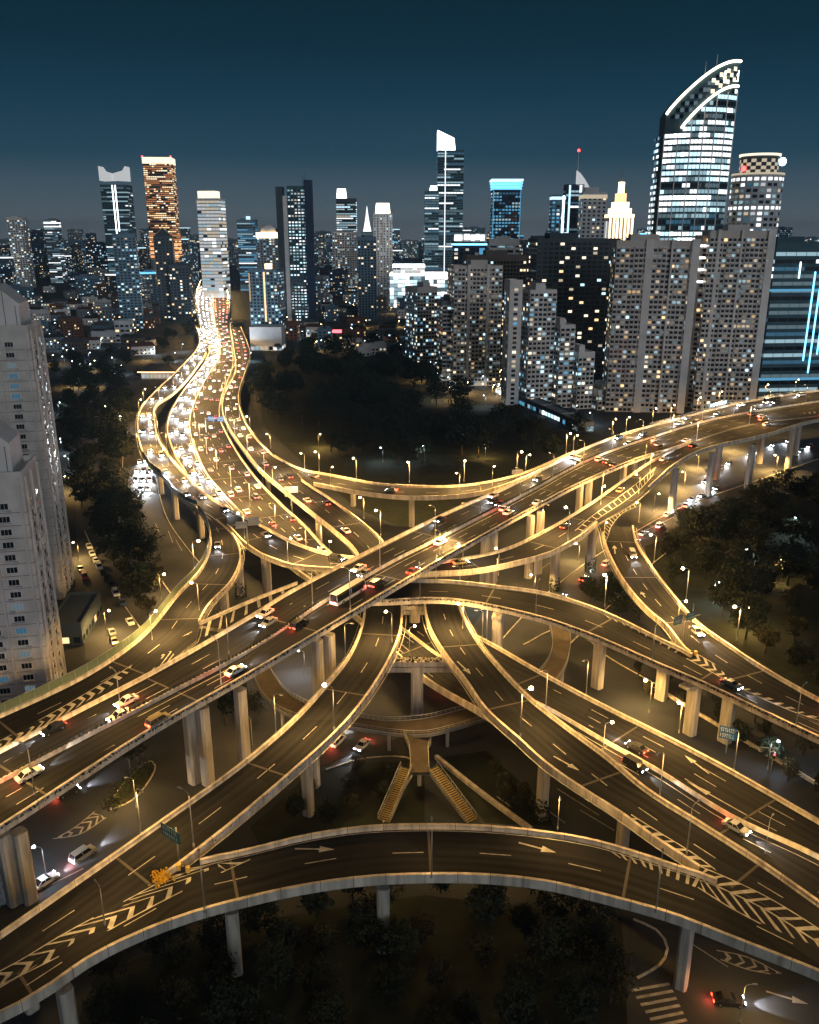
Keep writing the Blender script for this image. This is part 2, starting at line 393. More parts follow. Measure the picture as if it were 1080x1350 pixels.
H_L = [(303,430,9),(308,460,9.2),(310,489,9.8),(295,520,10.5),(293,542,11),(303,565,11.5),(325,596,12),(347,622,12.3),(384,653,12.7),(415,678,13),(450,706,13),(469,726,13),(480,760,13),(480,799,13.4),(475,827,14.3),(457,866,15),(426,904,15),(390,943,14.8),(320,1003,14.4),(195,1092,13.2),(0,1228,11.5),(-120,1310,11)]
H_R = [(318,430,9),(330,465,9.2),(324,489,9.7),(315,520,10.4),(320,546,11),(336,574,11.5),(361,599,12),(380,610,12.2),(398,631,12.6),(439,658,13),(478,687,13),(504,711,13),(522,745,13),(531,795,13.4),(528,834,14.3),(510,876,15),(475,929,15),(440,968,14.9),(390,1013,14.7),(320,1073,14),(265,1117,13.3),(233,1141,13),(170,1185,12.5),(100,1225,12),(0,1287,11.4),(-120,1350,11)]
H1_far = [(362,599,12),(384,611.5,12.3),(404,619,12.6),(439,625,13),(498,636,14),(543,639,15),(602,639,16.5),(647,633,18),(690,622,19.8),(740,601,21.3),(800,577,22)]
H1_near = [(363,600,12),(384,614,12.3),(401,632,12.6),(439,641,13),(484,649,14),(540,654,15),(587,653,16.5),(629,649,18),(662,640,19.8),(704,622,21.3),(800,578.5,22)]
J_far = [(430,752,18.2),(493,761,18.5),(546,763,18.6),(593,764,18.4),(647,770,17.8),(721,780,16.8),(795,804,16),(868,839,15.2),(905,857,14.8),(950,885,14.5),(1000,912,14.2),(1080,948,14),(1200,1005,13.5)]
J_near = [(430,790,18.2),(493,791,18.5),(570,788,18.6),(605,790,18.4),(647,797,17.8),(721,815,16.8),(783,837,16.1),(868,874,15.2),(925,898,14.8),(1007,937,14.4),(1080,971,14.1),(1200,1025,13.5)]
D2_L = [(790,688,18),(794,700,17.8),(798,718,17.4),(810,745,16.9),(827,772,16.4),(854,803,15.8),(878,823,15.3),(905.5,856,14.8),(950,884.4,14.5),(1000,911.4,14.2),(1080,947.4,14),(1200,1004.4,13.5)]
D2_R = [(842,655,18.7),(837,672,18.3),(837,702,17.6),(851,733,17),(884,778,16.2),(921,819,15.5),(966,851,15),(1007,878,14.7),(1080,919,14.2),(1200,975,13.6)]
K_L = [(560,765,12.8),(559,795,13.2),(566,827,14.2),(587,862,15),(612,894,15),(640,934,15),(681,971,15),(721,1007,15),(770,1041,14.8),(816,1070,14.4),(860,1102,14),(909,1134,13.6),(937,1152,13.5),(1010,1186,13.2),(1080,1229,13),(1200,1300,12.5)]
K_R = [(607,765,12.8),(607,795,13.2),(623,830,14.2),(644,860,14.8),(693,912,15),(742,951,15),(803,996,15),(854,1038,14.7),(932,1087,14.2),(1010,1137,13.7),(1080,1186,13.3),(1200,1270,12.7)]
G_far = [(-120,1351,11),(0,1288,11.4),(100,1226,12),(170,1186,12.5),(233,1142.5,13),(265,1131,13.2),(330,1117,13.5),(400,1100,13.7),(480,1088,13.8),(560,1085,13.8),(640,1087,13.8),(714,1094,13.8),(777,1104,13.7),(835,1120,13.6),(893,1139,13.5),(936,1153,13.5),(1010,1187,13.2),(1080,1230,13),(1200,1301,12.5)]
G_near = [(-120,1390,11),(0,1336,11.4),(52,1308,11.7),(122,1260,12.2),(195,1225,12.7),(265,1200,13.1),(330,1183,13.4),(400,1168,13.6),(480,1157,13.7),(560,1153,13.8),(640,1154,13.8),(718,1162,13.8),(796,1180,13.7),(886,1205,13.5),(971,1238,13.3),(1080,1281,13),(1200,1335,12.5)]
B_L = [(264,376,10),(258,397,10),(264,430,9),(276,457,9),(268,480,8.5),(243,512,8),(226,540,7.5),(220,563,7.5),(226,588,7.5),(240,615,7.5),(268,650,7.5),(310,690,7.5),(360,728,7.5),(430,779,7.5),(480,820,7.5),(520,858,7.6),(566,897,7.8),(626,932,8.3),(700,975,8.8),(800,1035,9),(900,1100,9),(1000,1165,9),(1080,1215,9),(1200,1290,9)]
B_M = [(280,376,10),(281,397,10),(284,430,9),(289,470,9),(274,495,8.3),(257,529,7.7),(250,557,7.6),(257,591,7.6),(271,622,7.5),(291,647,7.5),(325,683,7.5),(370,722,7.5),(430,765,7.5),(480,798,7.5),(531,829,7.6),(582,866,7.8),(650,900,8.2),(717,931,8.7),(803,980,9),(868,1016,9),(966,1077,9),(1080,1130,9),(1200,1200,9)]
B_R = [(296,376,10),(303,397,10),(301,428,9),(306,457,9),(307,482,8.7),(292,525,8.3),(290,548,8),(300,572,7.8),(322,608,7.6),(347,639,7.5),(375,667,7.5),(403,692,7.5),(426,717,7.5),(460,745,7.5),(500,772,7.5),(540,793,7.5),(590,818,7.8),(640,842,8.1),(721,888,8.7),(803,931,9),(884,971,9),(966,1014,9),(1080,1079,9),(1200,1145,9)]
rA, rA1, rA2 = Road(A_far, A_near), Road(A_far, A_mid), Road(A_mid, A_near)
rB, rB1, rB2 = Road(B_L, B_R, step=4), Road(B_L, B_M, step=4), Road(B_M, B_R, step=4)
rD, rC1, rS, rH, rH1, rJ, rD2, rK, rG = Road(D_far, D_near), Road(C1_L, C1_R), Road(S_L, S_R), Road(H_L, H_R), Road(H1_far, H1_near), Road(J_far, J_near), Road(D2_L, D2_R), Road(K_L, K_R), Road(G_far, G_near)

eA = build_road('elevated_road', 'topmost elevated highway with centre barrier crossing over all the ramps', rA, 2.0, skipR=((9.2, 99),), planter='R')
eB = build_road('elevated_road', 'low elevated highway full of headlights curving in from the city under every ramp', rB, 1.5, skipR=((0, 3),), planter='')
eD = build_road('elevated_ramp', 'long sagging ramp from the tower side across to the outer city curve', rD, 1.6, skipL=((0, 3.2), (22.7, 99)), skipR=((5.3, 8.0), (19.0, 21.2)), planter='R')
eC1 = build_road('elevated_ramp', 'ramp with green railing swinging down beside the pale apartment towers', rC1, 1.5, skipR=((0, 2.2), (5.8, 99)), planter='R')
eS = build_road('elevated_shoulder', 'narrow striped shoulder squeezed beside the topmost highway', rS, 1.0, skipR=((0, 99),))
eH = build_road('elevated_ramp', 'ramp from the city edge running under the top highway to the lower corner', rH, 1.6, skipR=((6.6, 8.0), (21.0, 99)), planter='R')
eH1 = build_road('elevated_ramp', 'far curved ramp along the dark central park', rH1, 1.5, skipR=((0, 2), (8.6, 99)), skipL=((9.2, 99),))
eJ = build_road('elevated_ramp', 'arched ramp just under the top highway descending to the dark park corner', rJ, 1.6, skipL=((8, 99),), planter='R')
eD2 = build_road('elevated_ramp', 'ramp peeling off beside the street viaduct and curving past the dark park', rD2, 1.5, skipL=((7, 99), (0, .9)), planter='')
eK = build_road('elevated_ramp', 'two lane ramp with white arrow running from the centre to the lower corner', rK, 1.6, skipL=((11.4, 99),), planter='')
eG = build_road('elevated_ramp', 'shallow arc ramp across the front above the dark trees', rG, 1.6, skipL=((0, 4.2), (15.1, 99)), planter='')

def barrier(parent, pts, name, h=.85, wd=.5, slats=False, mt='concrete'):
    P = resample(cr([U(x, y, z+.4)-Z*.4 for x, y, z in pts]), 2.0); mb = MB(); sl = MB()
    for (a, _), (b, _) in zip(P, P[1:]):
        h2 = (b-a).normalized(); o = Vector((h2.y, -h2.x, 0)).normalized()
        q = [(-wd/2, .01), (-wd*.3, h), (wd*.3, h), (wd/2, .01)]
        for (x, zz), (x2, z2) in zip(q, q[1:]): mb.quad(a+o*x+Z*zz, a+o*x2+Z*z2, b+o*x2+Z*z2, b+o*x+Z*zz)
        if slats:
            for k in range(2):
                c = a.lerp(b, .25+.5*k)+Z*(h+.35); e = (h2+o*.6).normalized()*.22
                sl.quad(c-e-Z*.38, c+e-Z*.38, c+e+Z*.38, c-e+Z*.38)
    mb.build(name, M[mt], parent)
    if slats:
        ob = sl.build('anti_glare_slat', M['antiglare'], parent); ob['kind'] = 'stuff'
barrier(eA, A_mid, 'median_barrier', slats=True)
barrier(eB, B_M, 'median_barrier')

markings(eA, rA1, dashes=(.36, .68)); markings(eA, rA2, dashes=(.35, .66))
markings(eB, rB1, dashes=(.27, .5, .74)); markings(eB, rB2, dashes=(.27, .5, .74))
markings(eD, rD, dashes=(.5,)); markings(eC1, rC1, dashes=(.45,), d0=25); markings(eH, rH, dashes=(.5,)); markings(eH1, rH1, dashes=(.5,), d0=30, edge=True)
markings(eJ, rJ, dashes=(.5,), edge=False); markings(eD2, rD2, dashes=(.5,), edge=False, d0=15, dash=4, gap=6); markings(eK, rK, dashes=(.5,), edge=False, dash=4, gap=7); markings(eG, rG, dashes=(.5,), edge=False)
for e, r, fs in ((eJ, rJ, ((.0, .85), (1., -.85))), (eD2, rD2, ((.0, .85), (1., -.85))), (eK, rK, ((0., .85), (1., -.85))), (eG, rG, ((0., .85), (1., -.85)))):
    mb = MB()
    for f, o in fs: strip(mb, r, 0, r.len, f, .18, off=o, lift=.022)
    mb.build('edge_line', M['paint'], e)
# expansion joints
for e, r, st in ((eA, rA, 33), (eB, rB, 30), (eD, rD, 28), (eH, rH, 30), (eK, rK, 29), (eG, rG, 31), (eJ, rJ, 30), (eC1, rC1, 27), (eD2, rD2, 27)):
    mb = MB(); d = 14
    while d < r.len-3:
        a, b = r.at(d, .03)[0], r.at(d, .97)[0]; h = r.at(d, .5)[1]
        if a.y < 480: mb.quad(a-h*.22+Z*.016, b-h*.22+Z*.016, b+h*.22+Z*.016, a+h*.22+Z*.016)
        d += st
    if mb.v: mb.build('expansion_joint', M['joint'], e)
# chevron noses
chevrons(eC1, [(253,833),(209,856),(150,892),(90,928),(25,964),(-30,992)], [(251,858),(209,880),(150,911),(90,941),(25,975),(-30,1003)], rC1, 24, .9, rev=True, nose=.4)
chevrons(eS, [(268,820),(300,806),(340,789),(378,774)], [(262,844),(300,823),(340,802),(380,779)], rS, 7, .8, nose=0, border=False)
chevrons(eG, [(243,1143),(205,1166),(150,1196),(85,1231),(20,1270),(-40,1300)], [(330,1133),(255,1168),(190,1201),(115,1242),(40,1280),(-40,1318)], rG, 14, .7, nose=.5, rev=True)
chevrons(eK, [(922,1142),(960,1158),(1010,1182),(1060,1212),(1110,1245)], [(920,1170),(960,1195),(1010,1222),(1060,1250),(1110,1280)], rK, 9, .7, nose=.55, rev=True)
chevrons(eG, [(800,1121),(850,1133),(900,1149),(925,1158)], [(812,1129),(850,1143),(900,1163),(920,1171)], rG, 10, .6, nose=0, border=False)
chevrons(eK, [(815,1076),(850,1100),(890,1126),(920,1146)], [(832,1074),(870,1098),(915,1126),(945,1148)], rK, 7, .6, nose=0, border=True)
chevrons(eJ, [(912,858),(950,880),(1000,907),(1050,930),(1090,948)], [(905,868),(945,890),(990,914),(1045,938),(1090,953)], rJ, 14, .8, nose=.4)
chevrons(eJ, [(790,806),(830,824),(870,843),(900,859)], [(800,814),(835,830),(868,848),(895,863)], rJ, 10, .6, nose=0, border=False)
chevrons(eD, [(865,616),(840,637),(815,656),(780,681),(758,700)], [(862,625),(845,644),(822,662),(790,683),(766,702)], rD, 18, .55, nose=0)
chevrons(eD2, [(838,660),(822,668),(800,685),(797,700),(796,712)], [(840,668),(822,676),(806,694),(802,706),(798,716)], rD2, 14, .5, nose=0)
chevrons(eA, [(985,554),(1020,549),(1060,544),(1090,541)], [(985,559),(1020,554),(1060,548.5),(1090,544)], rA, 16, .8, nose=0, border=False)
chevrons(eD, [(301,696),(310,706),(318,716),(324,726)], [(285,684),(300,697),(312,712),(318,726)], rD, 7, .5, nose=0)
arrow(eK, 603, 872, 621, 889, rK, .35); arrow(eK, 730, 997, 764, 1016, rK, .3); arrow(eG, 389, 1119, 441, 1120, rG, .35); arrow(eG, 684, 1111, 733, 1124, rG, .35)
arrow(eD2, 852, 789, 845, 780, rD2, .35); arrow(eD2, 811, 730, 810, 719, rD2, .35)
arrow(eB, 985, 1075, 905, 1030, rB, .3); arrow(eB, 935, 1020, 903, 996, rB, .3)

# railings, noise screens
def screen(name, label, cat, rd, f, d0, d1, h, mt, base=.9, step=3.0, group=None, solid=True):
    r = thing(name, label, cat, (0,0,0), 0, group); pn, ps = MB(), MB(); d = d0
    while d < d1-.1:
        a, _ = rd.at(d, f); b, _ = rd.at(min(d1, d+step), f); a = a+Z*base; b = b+Z*base
        o = Vector(((b-a).y, -(b-a).x, 0)).normalized()*.03
        if solid:
            pn.quad(a-o, b-o, b-o+Z*h, a-o+Z*h); pn.quad(b+o, a+o, a+o+Z*h, b+o+Z*h); pn.quad(a-o+Z*h, b-o+Z*h, b+o+Z*h, a+o+Z*h)
        else:
            for q in (.33, .66): pn.tube([a+Z*h*q, b+Z*h*q], .035, 4)
        ps.tube([a-Z*.5, a+Z*(h+.05)], .07, 5)
        ps.tube([a+Z*h, b+Z*h], .06, 5)
        d += step
    if solid: pn.build('screen_panel', M[mt], r)
    else: pn.build('guard_rail', M['rail'], r)
    ps.build('post_frame', M['rail'], r)
    return r
dC0 = rC1.near(274, 705); 
screen('noise_barrier', 'green framed railing along the outer edge of the ramp beside the pale towers', 'railing', rC1, 0.0, 18, rC1.len-4, 1.9, 'screen_g', group='noise barriers', solid=True)
dd0, dd1 = rD.near(190, 600), rD.near(262, 668)
screen('noise_barrier', 'dark blue noise screen on the outside of the city curve ramp', 'noise barrier', rD, 1.0, min(dd0, dd1), max(dd0, dd1), 1.6, 'screen', group='noise barriers')
screen('guard_railing', 'thin steel railing along the far parapet of the top highway beside the flats', 'railing', rA, 0.0, rA.near(830, 560), rA.len-5, 1.0, 'screen', solid=False)

# ------------------------------------------------------------------ piers
def col_mesh(mb, x, y, z1, wx, wy, rz=0):
    bv = .18*min(wx, wy); co, si = math.cos(rz), math.sin(rz)
    oct_ = [(-wx/2+bv,-wy/2),(wx/2-bv,-wy/2),(wx/2,-wy/2+bv),(wx/2,wy/2-bv),(wx/2-bv,wy/2),(-wx/2+bv,wy/2),(-wx/2,wy/2-bv),(-wx/2,-wy/2+bv)]
    mb.prism([(x+a*co-b*si, y+a*si+b*co) for a, b in oct_], -.2, z1)
def road_z(rd, p):
    i = min(range(len(rd.c)), key=lambda k: (rd.c[k].xy-p.xy).length); h = rd.c[min(i+1, len(rd.c)-1)]-rd.c[max(i-1, 0)]
    return rd.c[i].z, math.atan2(h.y, h.x)
NP = {}
def pier(rd, gird, where, cols, wx=2.2, wy=2.4, cap=None, ivy=False, label=None):
    'cols: ground pixel (x, y) or (x, y, z) where z is the height of the seen column top'
    P = []
    for c in cols:
        p = U(*c) if len(c) == 3 else U(c[0], c[1], 0); P.append(Vector((p.x, p.y, 0)))
    m = sum(P, Vector((0,0,0)))/len(P); zr, ang = road_z(rd, m); zt = zr-gird
    k = NP[where] = NP.get(where, -1)+1
    lb = label or f'{nth(k)} concrete pier under {where}'
    r = thing('viaduct_pier', lb, 'pier', m, 0, 'piers carrying the elevated roads')
    for p in P:
        mb = MB(); q = p-m; col_mesh(mb, q.x, q.y, zt - (1.0 if cap else 0), wx, wy, ang); mb.build('column', M['pier'], r)
    if cap:
        mb = MB(); co, si = math.cos(ang), math.sin(ang); L = cap/2; t = wy*.55
        n = len(mb.v)
        pr = [(-L, zt), (L, zt), (L, zt-.6), (wx*.5, zt-1.5), (-wx*.5, zt-1.5), (-L, zt-.6)]
        A = [(-si*x - co*t, co*x - si*t, zz) for x, zz in pr]; B2 = [(-si*x + co*t, co*x + si*t, zz) for x, zz in pr]
        mb.poly(A); mb.poly(B2[::-1])
        for i in range(6): j = (i+1) % 6; mb.quad(A[i], B2[i], B2[j], A[j])
        mb.build('pier_cap', M['pier'], r)
    if ivy:
        iv = MB()
        for _ in range(260):
            th = random.uniform(0, 6.28); c = Vector((math.cos(th)*(wx*.62), math.sin(th)*(wy*.62), random.uniform(.1, 5.5)*random.uniform(.5, 1)))
            e = Vector([random.uniform(-1,1) for _ in range(3)])*.4; g = Vector([random.uniform(-1,1) for _ in range(3)])*.4
            iv.quad(c-e, c-g, c+e, c+g)
        o = iv.build('ivy', M['leaf_b'], r); o['kind'] = 'stuff'
    return r
wh = 'the topmost highway counted from the lower corner'
for cs in ([(20,1190),(40,1187)], [(257,1031),(275,1033)], [(418,841,21),(434,834,21)], [(316,905,19.2)], [(640,706,21.8),(651,701,21.8)], [(700,682,21),(713,677,21)], [(765,640,20.3),(777,634,20.3)], [(823,612,19.6),(837,606,19.5)]):
    pier(rA, 1.7, wh, cs, 2.3, 2.3)
wh = 'the sagging street ramp counted from the gantry'
for cs in ([(353,784)], [(730,778)], [(778,753)], [(885,675)], [(933,654)], [(944,632)], [(985,644)], [(1001,611)], [(1038,620)], [(1048,600)]):
    pier(rD, 1.4, wh, cs, 2.6, 2.4, ivy=cs[0][0] in (730, 778))
wh = 'the outer city curve ramp'
for cs in ([(213,651)], [(233,684)], [(266,709)]): pier(rD, 1.4, wh, cs, 2.4, 2.2)
wh = 'the ramp with the green railing'
for cs in ([(318,786)], [(297,804)]): pier(rC1, 1.3, wh, cs, 2.6, 2.4, ivy=cs[0][0] == 318)
wh = 'the ramp running down from the city edge'
for cs in ([(354,650)], [(421,714)], [(415,1036)], [(407,1073)], [(30,1262,9.5)]): pier(rH, 1.4, wh, cs, 2.0, 2.0)
wh = 'the far curved ramp by the park'
for cs in ([(466,667)], [(543,694)], [(612,668,14.5)]): pier(rH1, 1.4, wh, cs, 1.9, 1.9)
wh = 'the front arc ramp'
for cs in ([(85,1304,10.2)], [(305,1199,11.9)], [(505,1168,12.3)], [(897,1300)]): pier(rG, 1.5, wh, cs, 2.0, 2.0)
wh = 'the centre two lane ramp'
for cs in ([(714,1078)], [(820,1115)]): pier(rK, 1.4, wh, cs, 2.1, 2.0, ivy=cs[0][0] == 714)
wh = 'the arched ramp'
for i, cs in enumerate(([(657,806,16.2)], [(787,906)], [(871,921)], [(909,967)], [(955,977)])): pier(rJ, 1.4, wh, cs, 2.8, 2.2, cap=8.0)
def portal(px, py, zt, wcol, label):
    p = U(px, py, zt); r = thing('portal_pier', label, 'pier', (p.x, p.y, 0), 0, 'portal piers at the centre')
    mb = MB(); col_mesh(mb, 0, 0, zt-.2, wcol, wcol); mb.build('column', M['pier'], r)
    aL = min(rH.sec, key=lambda s: abs(s[1].y-p.y) + abs(s[1].x-p.x)*.3)[1]; aR = min(rK.sec, key=lambda s: abs(s[0].y-p.y)+abs(s[0].x-p.x)*.3)[0]
    x0, x1 = aL.x-p.x-3.5, aR.x-p.x+3.5; mb = MB()
    for q, (za, zb, t) in enumerate(((zt-.15, zt+1.0, wcol*.42), (zt-1.7, zt-.55, wcol*.40))):
        mb.box(((x0+x1)/2, .05, (za+zb)/2), (x1-x0, 2*t, zb-za))
    mb.build('cross_beam', M['pier'], r)
    ivm = MB()
    for _ in range(300):
        c = Vector((random.uniform(x0, x1), random.uniform(-wcol*.4, wcol*.4), zt+1.05)); e = Vector([random.uniform(-1,1) for _ in range(3)])*.3; g = Vector([random.uniform(-1,1) for _ in range(3)])*.3
        ivm.quad(c-e, c-g, c+e, c+g)
    o = ivm.build('beam_planting', M['hedge'], r); o['kind'] = 'stuff'
portal(550, 875, 13.0, 2.9, 'broad concrete column with cross beam joining the two centre ramps above the footbridge')
portal(547, 801, 11.6, 2.9, 'second portal pier just under the arched ramp at the centre')

# ------------------------------------------------------------------ ground
gr = MB(); gr.quad((-9000,-200,0), (9000,-200,0), (9000,16000,0), (-9000,16000,0)); g0 = gr.build('ground', M['ground']); tag(g0, 'dark paved ground of the city', 'ground', kind='structure')
def sheet(name, pts, mt, z, label, cat, kind='structure'):
    mb = MB(); mb.poly([U(x, y, 0)+Z*z for x, y in pts]); o = mb.build(name, M[mt]); tag(o, label, cat, kind=kind)
    me = o.data
    if me.polygons[0].normal.z < 0: me.flip_normals()
    return o
sheet('street', [(640,870),(700,800),(770,742),(850,692),(905,664),(985,636),(1100,596),(1100,640),(1010,655),(935,690),(868,735),(800,800),(740,860)], 'street', .004, 'street below the viaduct leading past the dark park', 'street')
sheet('street', [(850,690),(905,640),(960,604),(1000,585),(1100,560),(1100,592),(985,632),(905,660)], 'street', .006, 'bright street full of cars under the far viaduct', 'street')
sheet('street', [(166,560),(196,560),(200,620),(215,680),(240,718),(270,752),(235,795),(205,755),(180,700),(163,640)], 'street', .004, 'street with queueing cars beside the city curve ramp', 'street')
sheet('street', [(100,640),(112,700),(128,735),(160,790),(200,850),(140,870),(112,870),(112,760),(100,720)], 'street', .004, 'side street lined with parked cars by the pale towers', 'street')
sheet('street', [(0,1060),(180,960),(330,890),(470,870),(520,900),(560,960),(420,1010),(300,1080),(160,1180),(0,1270)], 'street', .004, 'wide street under the lower corner of the top highway', 'street')
sheet('street', [(640,980),(720,1000),(800,1060),(900,1130),(840,1135),(760,1110),(690,1060)], 'street', .004, 'street with lane lines below the centre ramp', 'street')
sheet('street', [(835,1215),(900,1230),(1000,1260),(1120,1310),(1120,1400),(820,1400)], 'street', .004, 'street with crosswalk under the front arc ramp', 'street')
sheet('street', [(600,1010),(690,1090),(640,1090),(575,1020)], 'street', .006, 'narrow lane beside the footbridge stairs', 'street')
sheet('pavement', [(870,885),(950,930),(1100,1010),(1100,1060),(960,975),(860,915)], 'ground', .01, 'paved walk behind the low highway', 'pavement')
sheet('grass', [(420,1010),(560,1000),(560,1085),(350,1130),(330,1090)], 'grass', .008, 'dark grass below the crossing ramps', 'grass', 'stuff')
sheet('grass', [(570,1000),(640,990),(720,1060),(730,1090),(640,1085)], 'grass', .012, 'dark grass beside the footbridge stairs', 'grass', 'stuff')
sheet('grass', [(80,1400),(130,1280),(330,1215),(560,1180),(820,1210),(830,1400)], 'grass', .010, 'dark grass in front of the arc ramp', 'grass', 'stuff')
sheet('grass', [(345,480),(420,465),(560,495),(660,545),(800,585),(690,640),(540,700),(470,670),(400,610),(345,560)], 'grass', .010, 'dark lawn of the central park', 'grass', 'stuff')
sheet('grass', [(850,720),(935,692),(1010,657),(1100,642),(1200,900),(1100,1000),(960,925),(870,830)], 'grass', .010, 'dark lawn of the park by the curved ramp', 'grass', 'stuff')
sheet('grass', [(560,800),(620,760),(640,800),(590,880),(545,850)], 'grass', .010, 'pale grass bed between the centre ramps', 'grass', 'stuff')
# street paint
sp_root = struct('street_marking', 'lane lines and arrows painted on the streets below', 'street marking')
chevrons(sp_root, [(75,1105),(100,1090),(125,1070)], [(70,1106),(105,1100),(140,1078)], .03, 6, .5, nose=.5)
chevrons(sp_root, [(945,1253),(985,1262),(1030,1284)], [(950,1265),(985,1278),(1015,1284)], .03, 5, .5, nose=.5)
mb = MB()
for i in range(9):
    x, y = 833+i*6, 1306+i*9.5; p, q = U(x, y), U(x+50-i*1.5, y-9); o = Vector(((q-p).y, -(q-p).x, 0)).normalized()*.25
    mb.quad(p-o+Z*.03, p+o+Z*.03, q+o+Z*.03, q-o+Z*.03)
for x0, y0, x1, y1 in ((735,1040,790,1075),(700,1052,745,1085),(765,1068,810,1095),(715,1010,735,1024),(20,1180,60,1160),(60,1170,110,1145),(655,1050,680,1068),(905,1240,960,1275),(700,760,735,735),(850,700,900,676),(905,690,935,678),(222,700,228,716),(232,712,240,726),(205,690,210,702)):
    p, q = U(x0, y0), U(x1, y1); o = Vector(((q-p).y, -(q-p).x, 0)).normalized()*.1
    mb.quad(p-o+Z*.03, p+o+Z*.03, q+o+Z*.03, q-o+Z*.03)
mb.build('crosswalk', M['paint'], sp_root)
arrow(sp_root, 1010, 1307, 1066, 1324, 0, .3)
# ------------------------------------------------------------------ footbridge
fb = struct('footbridge', 'ring shaped pedestrian bridge with a stem and two stairs at the centre', 'footbridge')
def deck(name, Lp, Rp, z, step=1.2, railL=True, railR=True):
    rd = Road(zs(Lp, z), zs(Rp, z), lift=1.1, step=step); t, s, rl = MB(), MB(), MB()
    n = len(rd.sec)
    for i in range(n-1):
        a, b, _, _ = rd.sec[i]; c, d, _, _ = rd.sec[i+1]; dn = Z*.7
        t.quad(a, b, d, c); s.quad(b-dn, a-dn, c-dn, d-dn); s.quad(a, c, c-dn, a-dn); s.quad(b, d, d-dn, b-dn)
        for (p, q), on in (((a, c), railL), ((b, d), railR)):
            if not on: continue
            rl.quad(p-Z*.1, q-Z*.1, q+Z*.25, p+Z*.25)
            rl.tube([p+Z*1.1, q+Z*1.1], .06, 5); rl.tube([p+Z*.65, q+Z*.65], .03, 4); rl.tube([p, p+Z*1.1], .03, 4)
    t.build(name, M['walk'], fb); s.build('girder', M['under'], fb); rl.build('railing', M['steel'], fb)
M['walk'] = mat('walkway paving', (.085, .065, .045), .8, noise=.25, nscale=.4)
deck('walkway', [(352,872),(362,889),(375,905),(392,917),(425,930),(471,939),(510,945),(559,942),(598,933),(650,918),(695,896),(722,868),(729,845),(724,815)], [(331,880),(338,897),(349,915),(366,929),(387,939),(428,948),(470,954),(518,961),(560,963),(596,955),(640,942),(700,922),(740,885),(752,850),(750,813)], 5.3)
deck('walkway', [(532,962),(539,978),(541,995),(541,1012)], [(580,962),(566,976),(565,995),(566,1012)], 5.28)
def stairs(x0, y0, x1, y1, wd, z1):
    p, q = U(x0, y0, z1), U(x1, y1, 0); n = 26; h = (q-p); o = Vector((h.y, -h.x, 0)).normalized()*wd/2; mb, rl, sd = MB(), MB(), MB()
    for i in range(n):
        a = p.lerp(q, i/n); b = p.lerp(q, (i+1)/n); b2 = Vector((b.x, b.y, a.z))
        mb.quad(a-o, a+o, b2+o, b2-o, 0); mb.quad(b2-o, b2+o, b+o, b-o, 1)
    for k in (-1, 1):
        e = o*k
        sd.quad(p+e+Z*.3, q+e+Z*.3, q+e-Z*.4, p+e-Z*.7); sd.quad(p+e*.92+Z*.3, q+e*.92+Z*.3, q+e+Z*.3, p+e+Z*.3); sd.quad(p+e*.92+Z*.3, q+e*.92+Z*.3, q+e*.92-Z*.3, p+e*.92-Z*.3)
        rl.tube([p+e+Z*1.1, q+e+Z*1.1], .07, 5)
        for i in range(9): a = p.lerp(q, i/8)+e; rl.tube([a, a+Z*1.1], .035, 4)
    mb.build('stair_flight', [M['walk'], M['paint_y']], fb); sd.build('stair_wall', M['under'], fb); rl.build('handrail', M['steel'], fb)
stairs(536, 1012, 506, 1082, 2.5, 5.28); stairs(570, 1012, 622, 1082, 2.5, 5.28)
for px, py in ((553,1010),(590,960),(513,965),(372,935),(742,880),(355,905)):
    p = U(px, py, 4.6); mb = MB(); mb.tube([(p.x,p.y,-.1),(p.x,p.y,4.7)], .4, 10); mb.build('support_column', M['pier'], fb)

# ------------------------------------------------------------------ street lamps
def lamp_template(name, lens, two=False):
    r = thing(name, 'x', 'street lamp', (0,0,0), 0, 'street lamps'); mb = MB()
    mb.tube([(0,0,0),(0,0,.9)], .16, 8); mb.tube([(0,0,.9),(0,0,9.3)], .11, 8, r2=.07); mb.build('pole', M['steel'], r, True)
    mb = MB(); mb.tube([(0,0,9.2),(.15,0,9.65),(.6,0,9.95),(1.5,0,10.1)], .055, 6); mb.build('arm', M['steel'], r, True)
    mb = MB(); mb.prism([(1.3,-.16),(2.2,-.2),(2.35,-.1),(2.35,.1),(2.2,.2),(1.3,.16)], 10.08, 10.24, top=[(1.4,-.1),(2.1,-.13),(2.2,-.05),(2.2,.05),(2.1,.13),(1.4,.1)]); h = mb.build('lamp_head', M['steel'], r)
    mb = MB(); 
    if lens == 'lampoff': mb.prism([(1.45,-.12),(2.2,-.15),(2.2,.15),(1.45,.12)], 10.03, 10.077)
    else: mb.ball((1.85,0,10.0), .46, seg=10, ring=6, sq=.75)
    mb.build('lamp_lens', M[lens], h, True)
    return r
LT = {k: lamp_template('street_lamp', k) for k in ('lamp', 'lampw', 'lampoff')}
LUSED = {k: False for k in LT}
SPOT = {}
def spot_data(kind, e):
    k = (kind, e)
    if k not in SPOT:
        l = bpy.data.lights.new('lamp_light', 'SPOT'); l.energy = e; l.spot_size = R(172); l.spot_blend = .45; l.shadow_soft_size = .3
        l.color = (.72, .90, 1.) if kind == 'lampw' else (1., .57, .17)
        SPOT[k] = l
    return SPOT[k]
LAMP_E = 15000.0
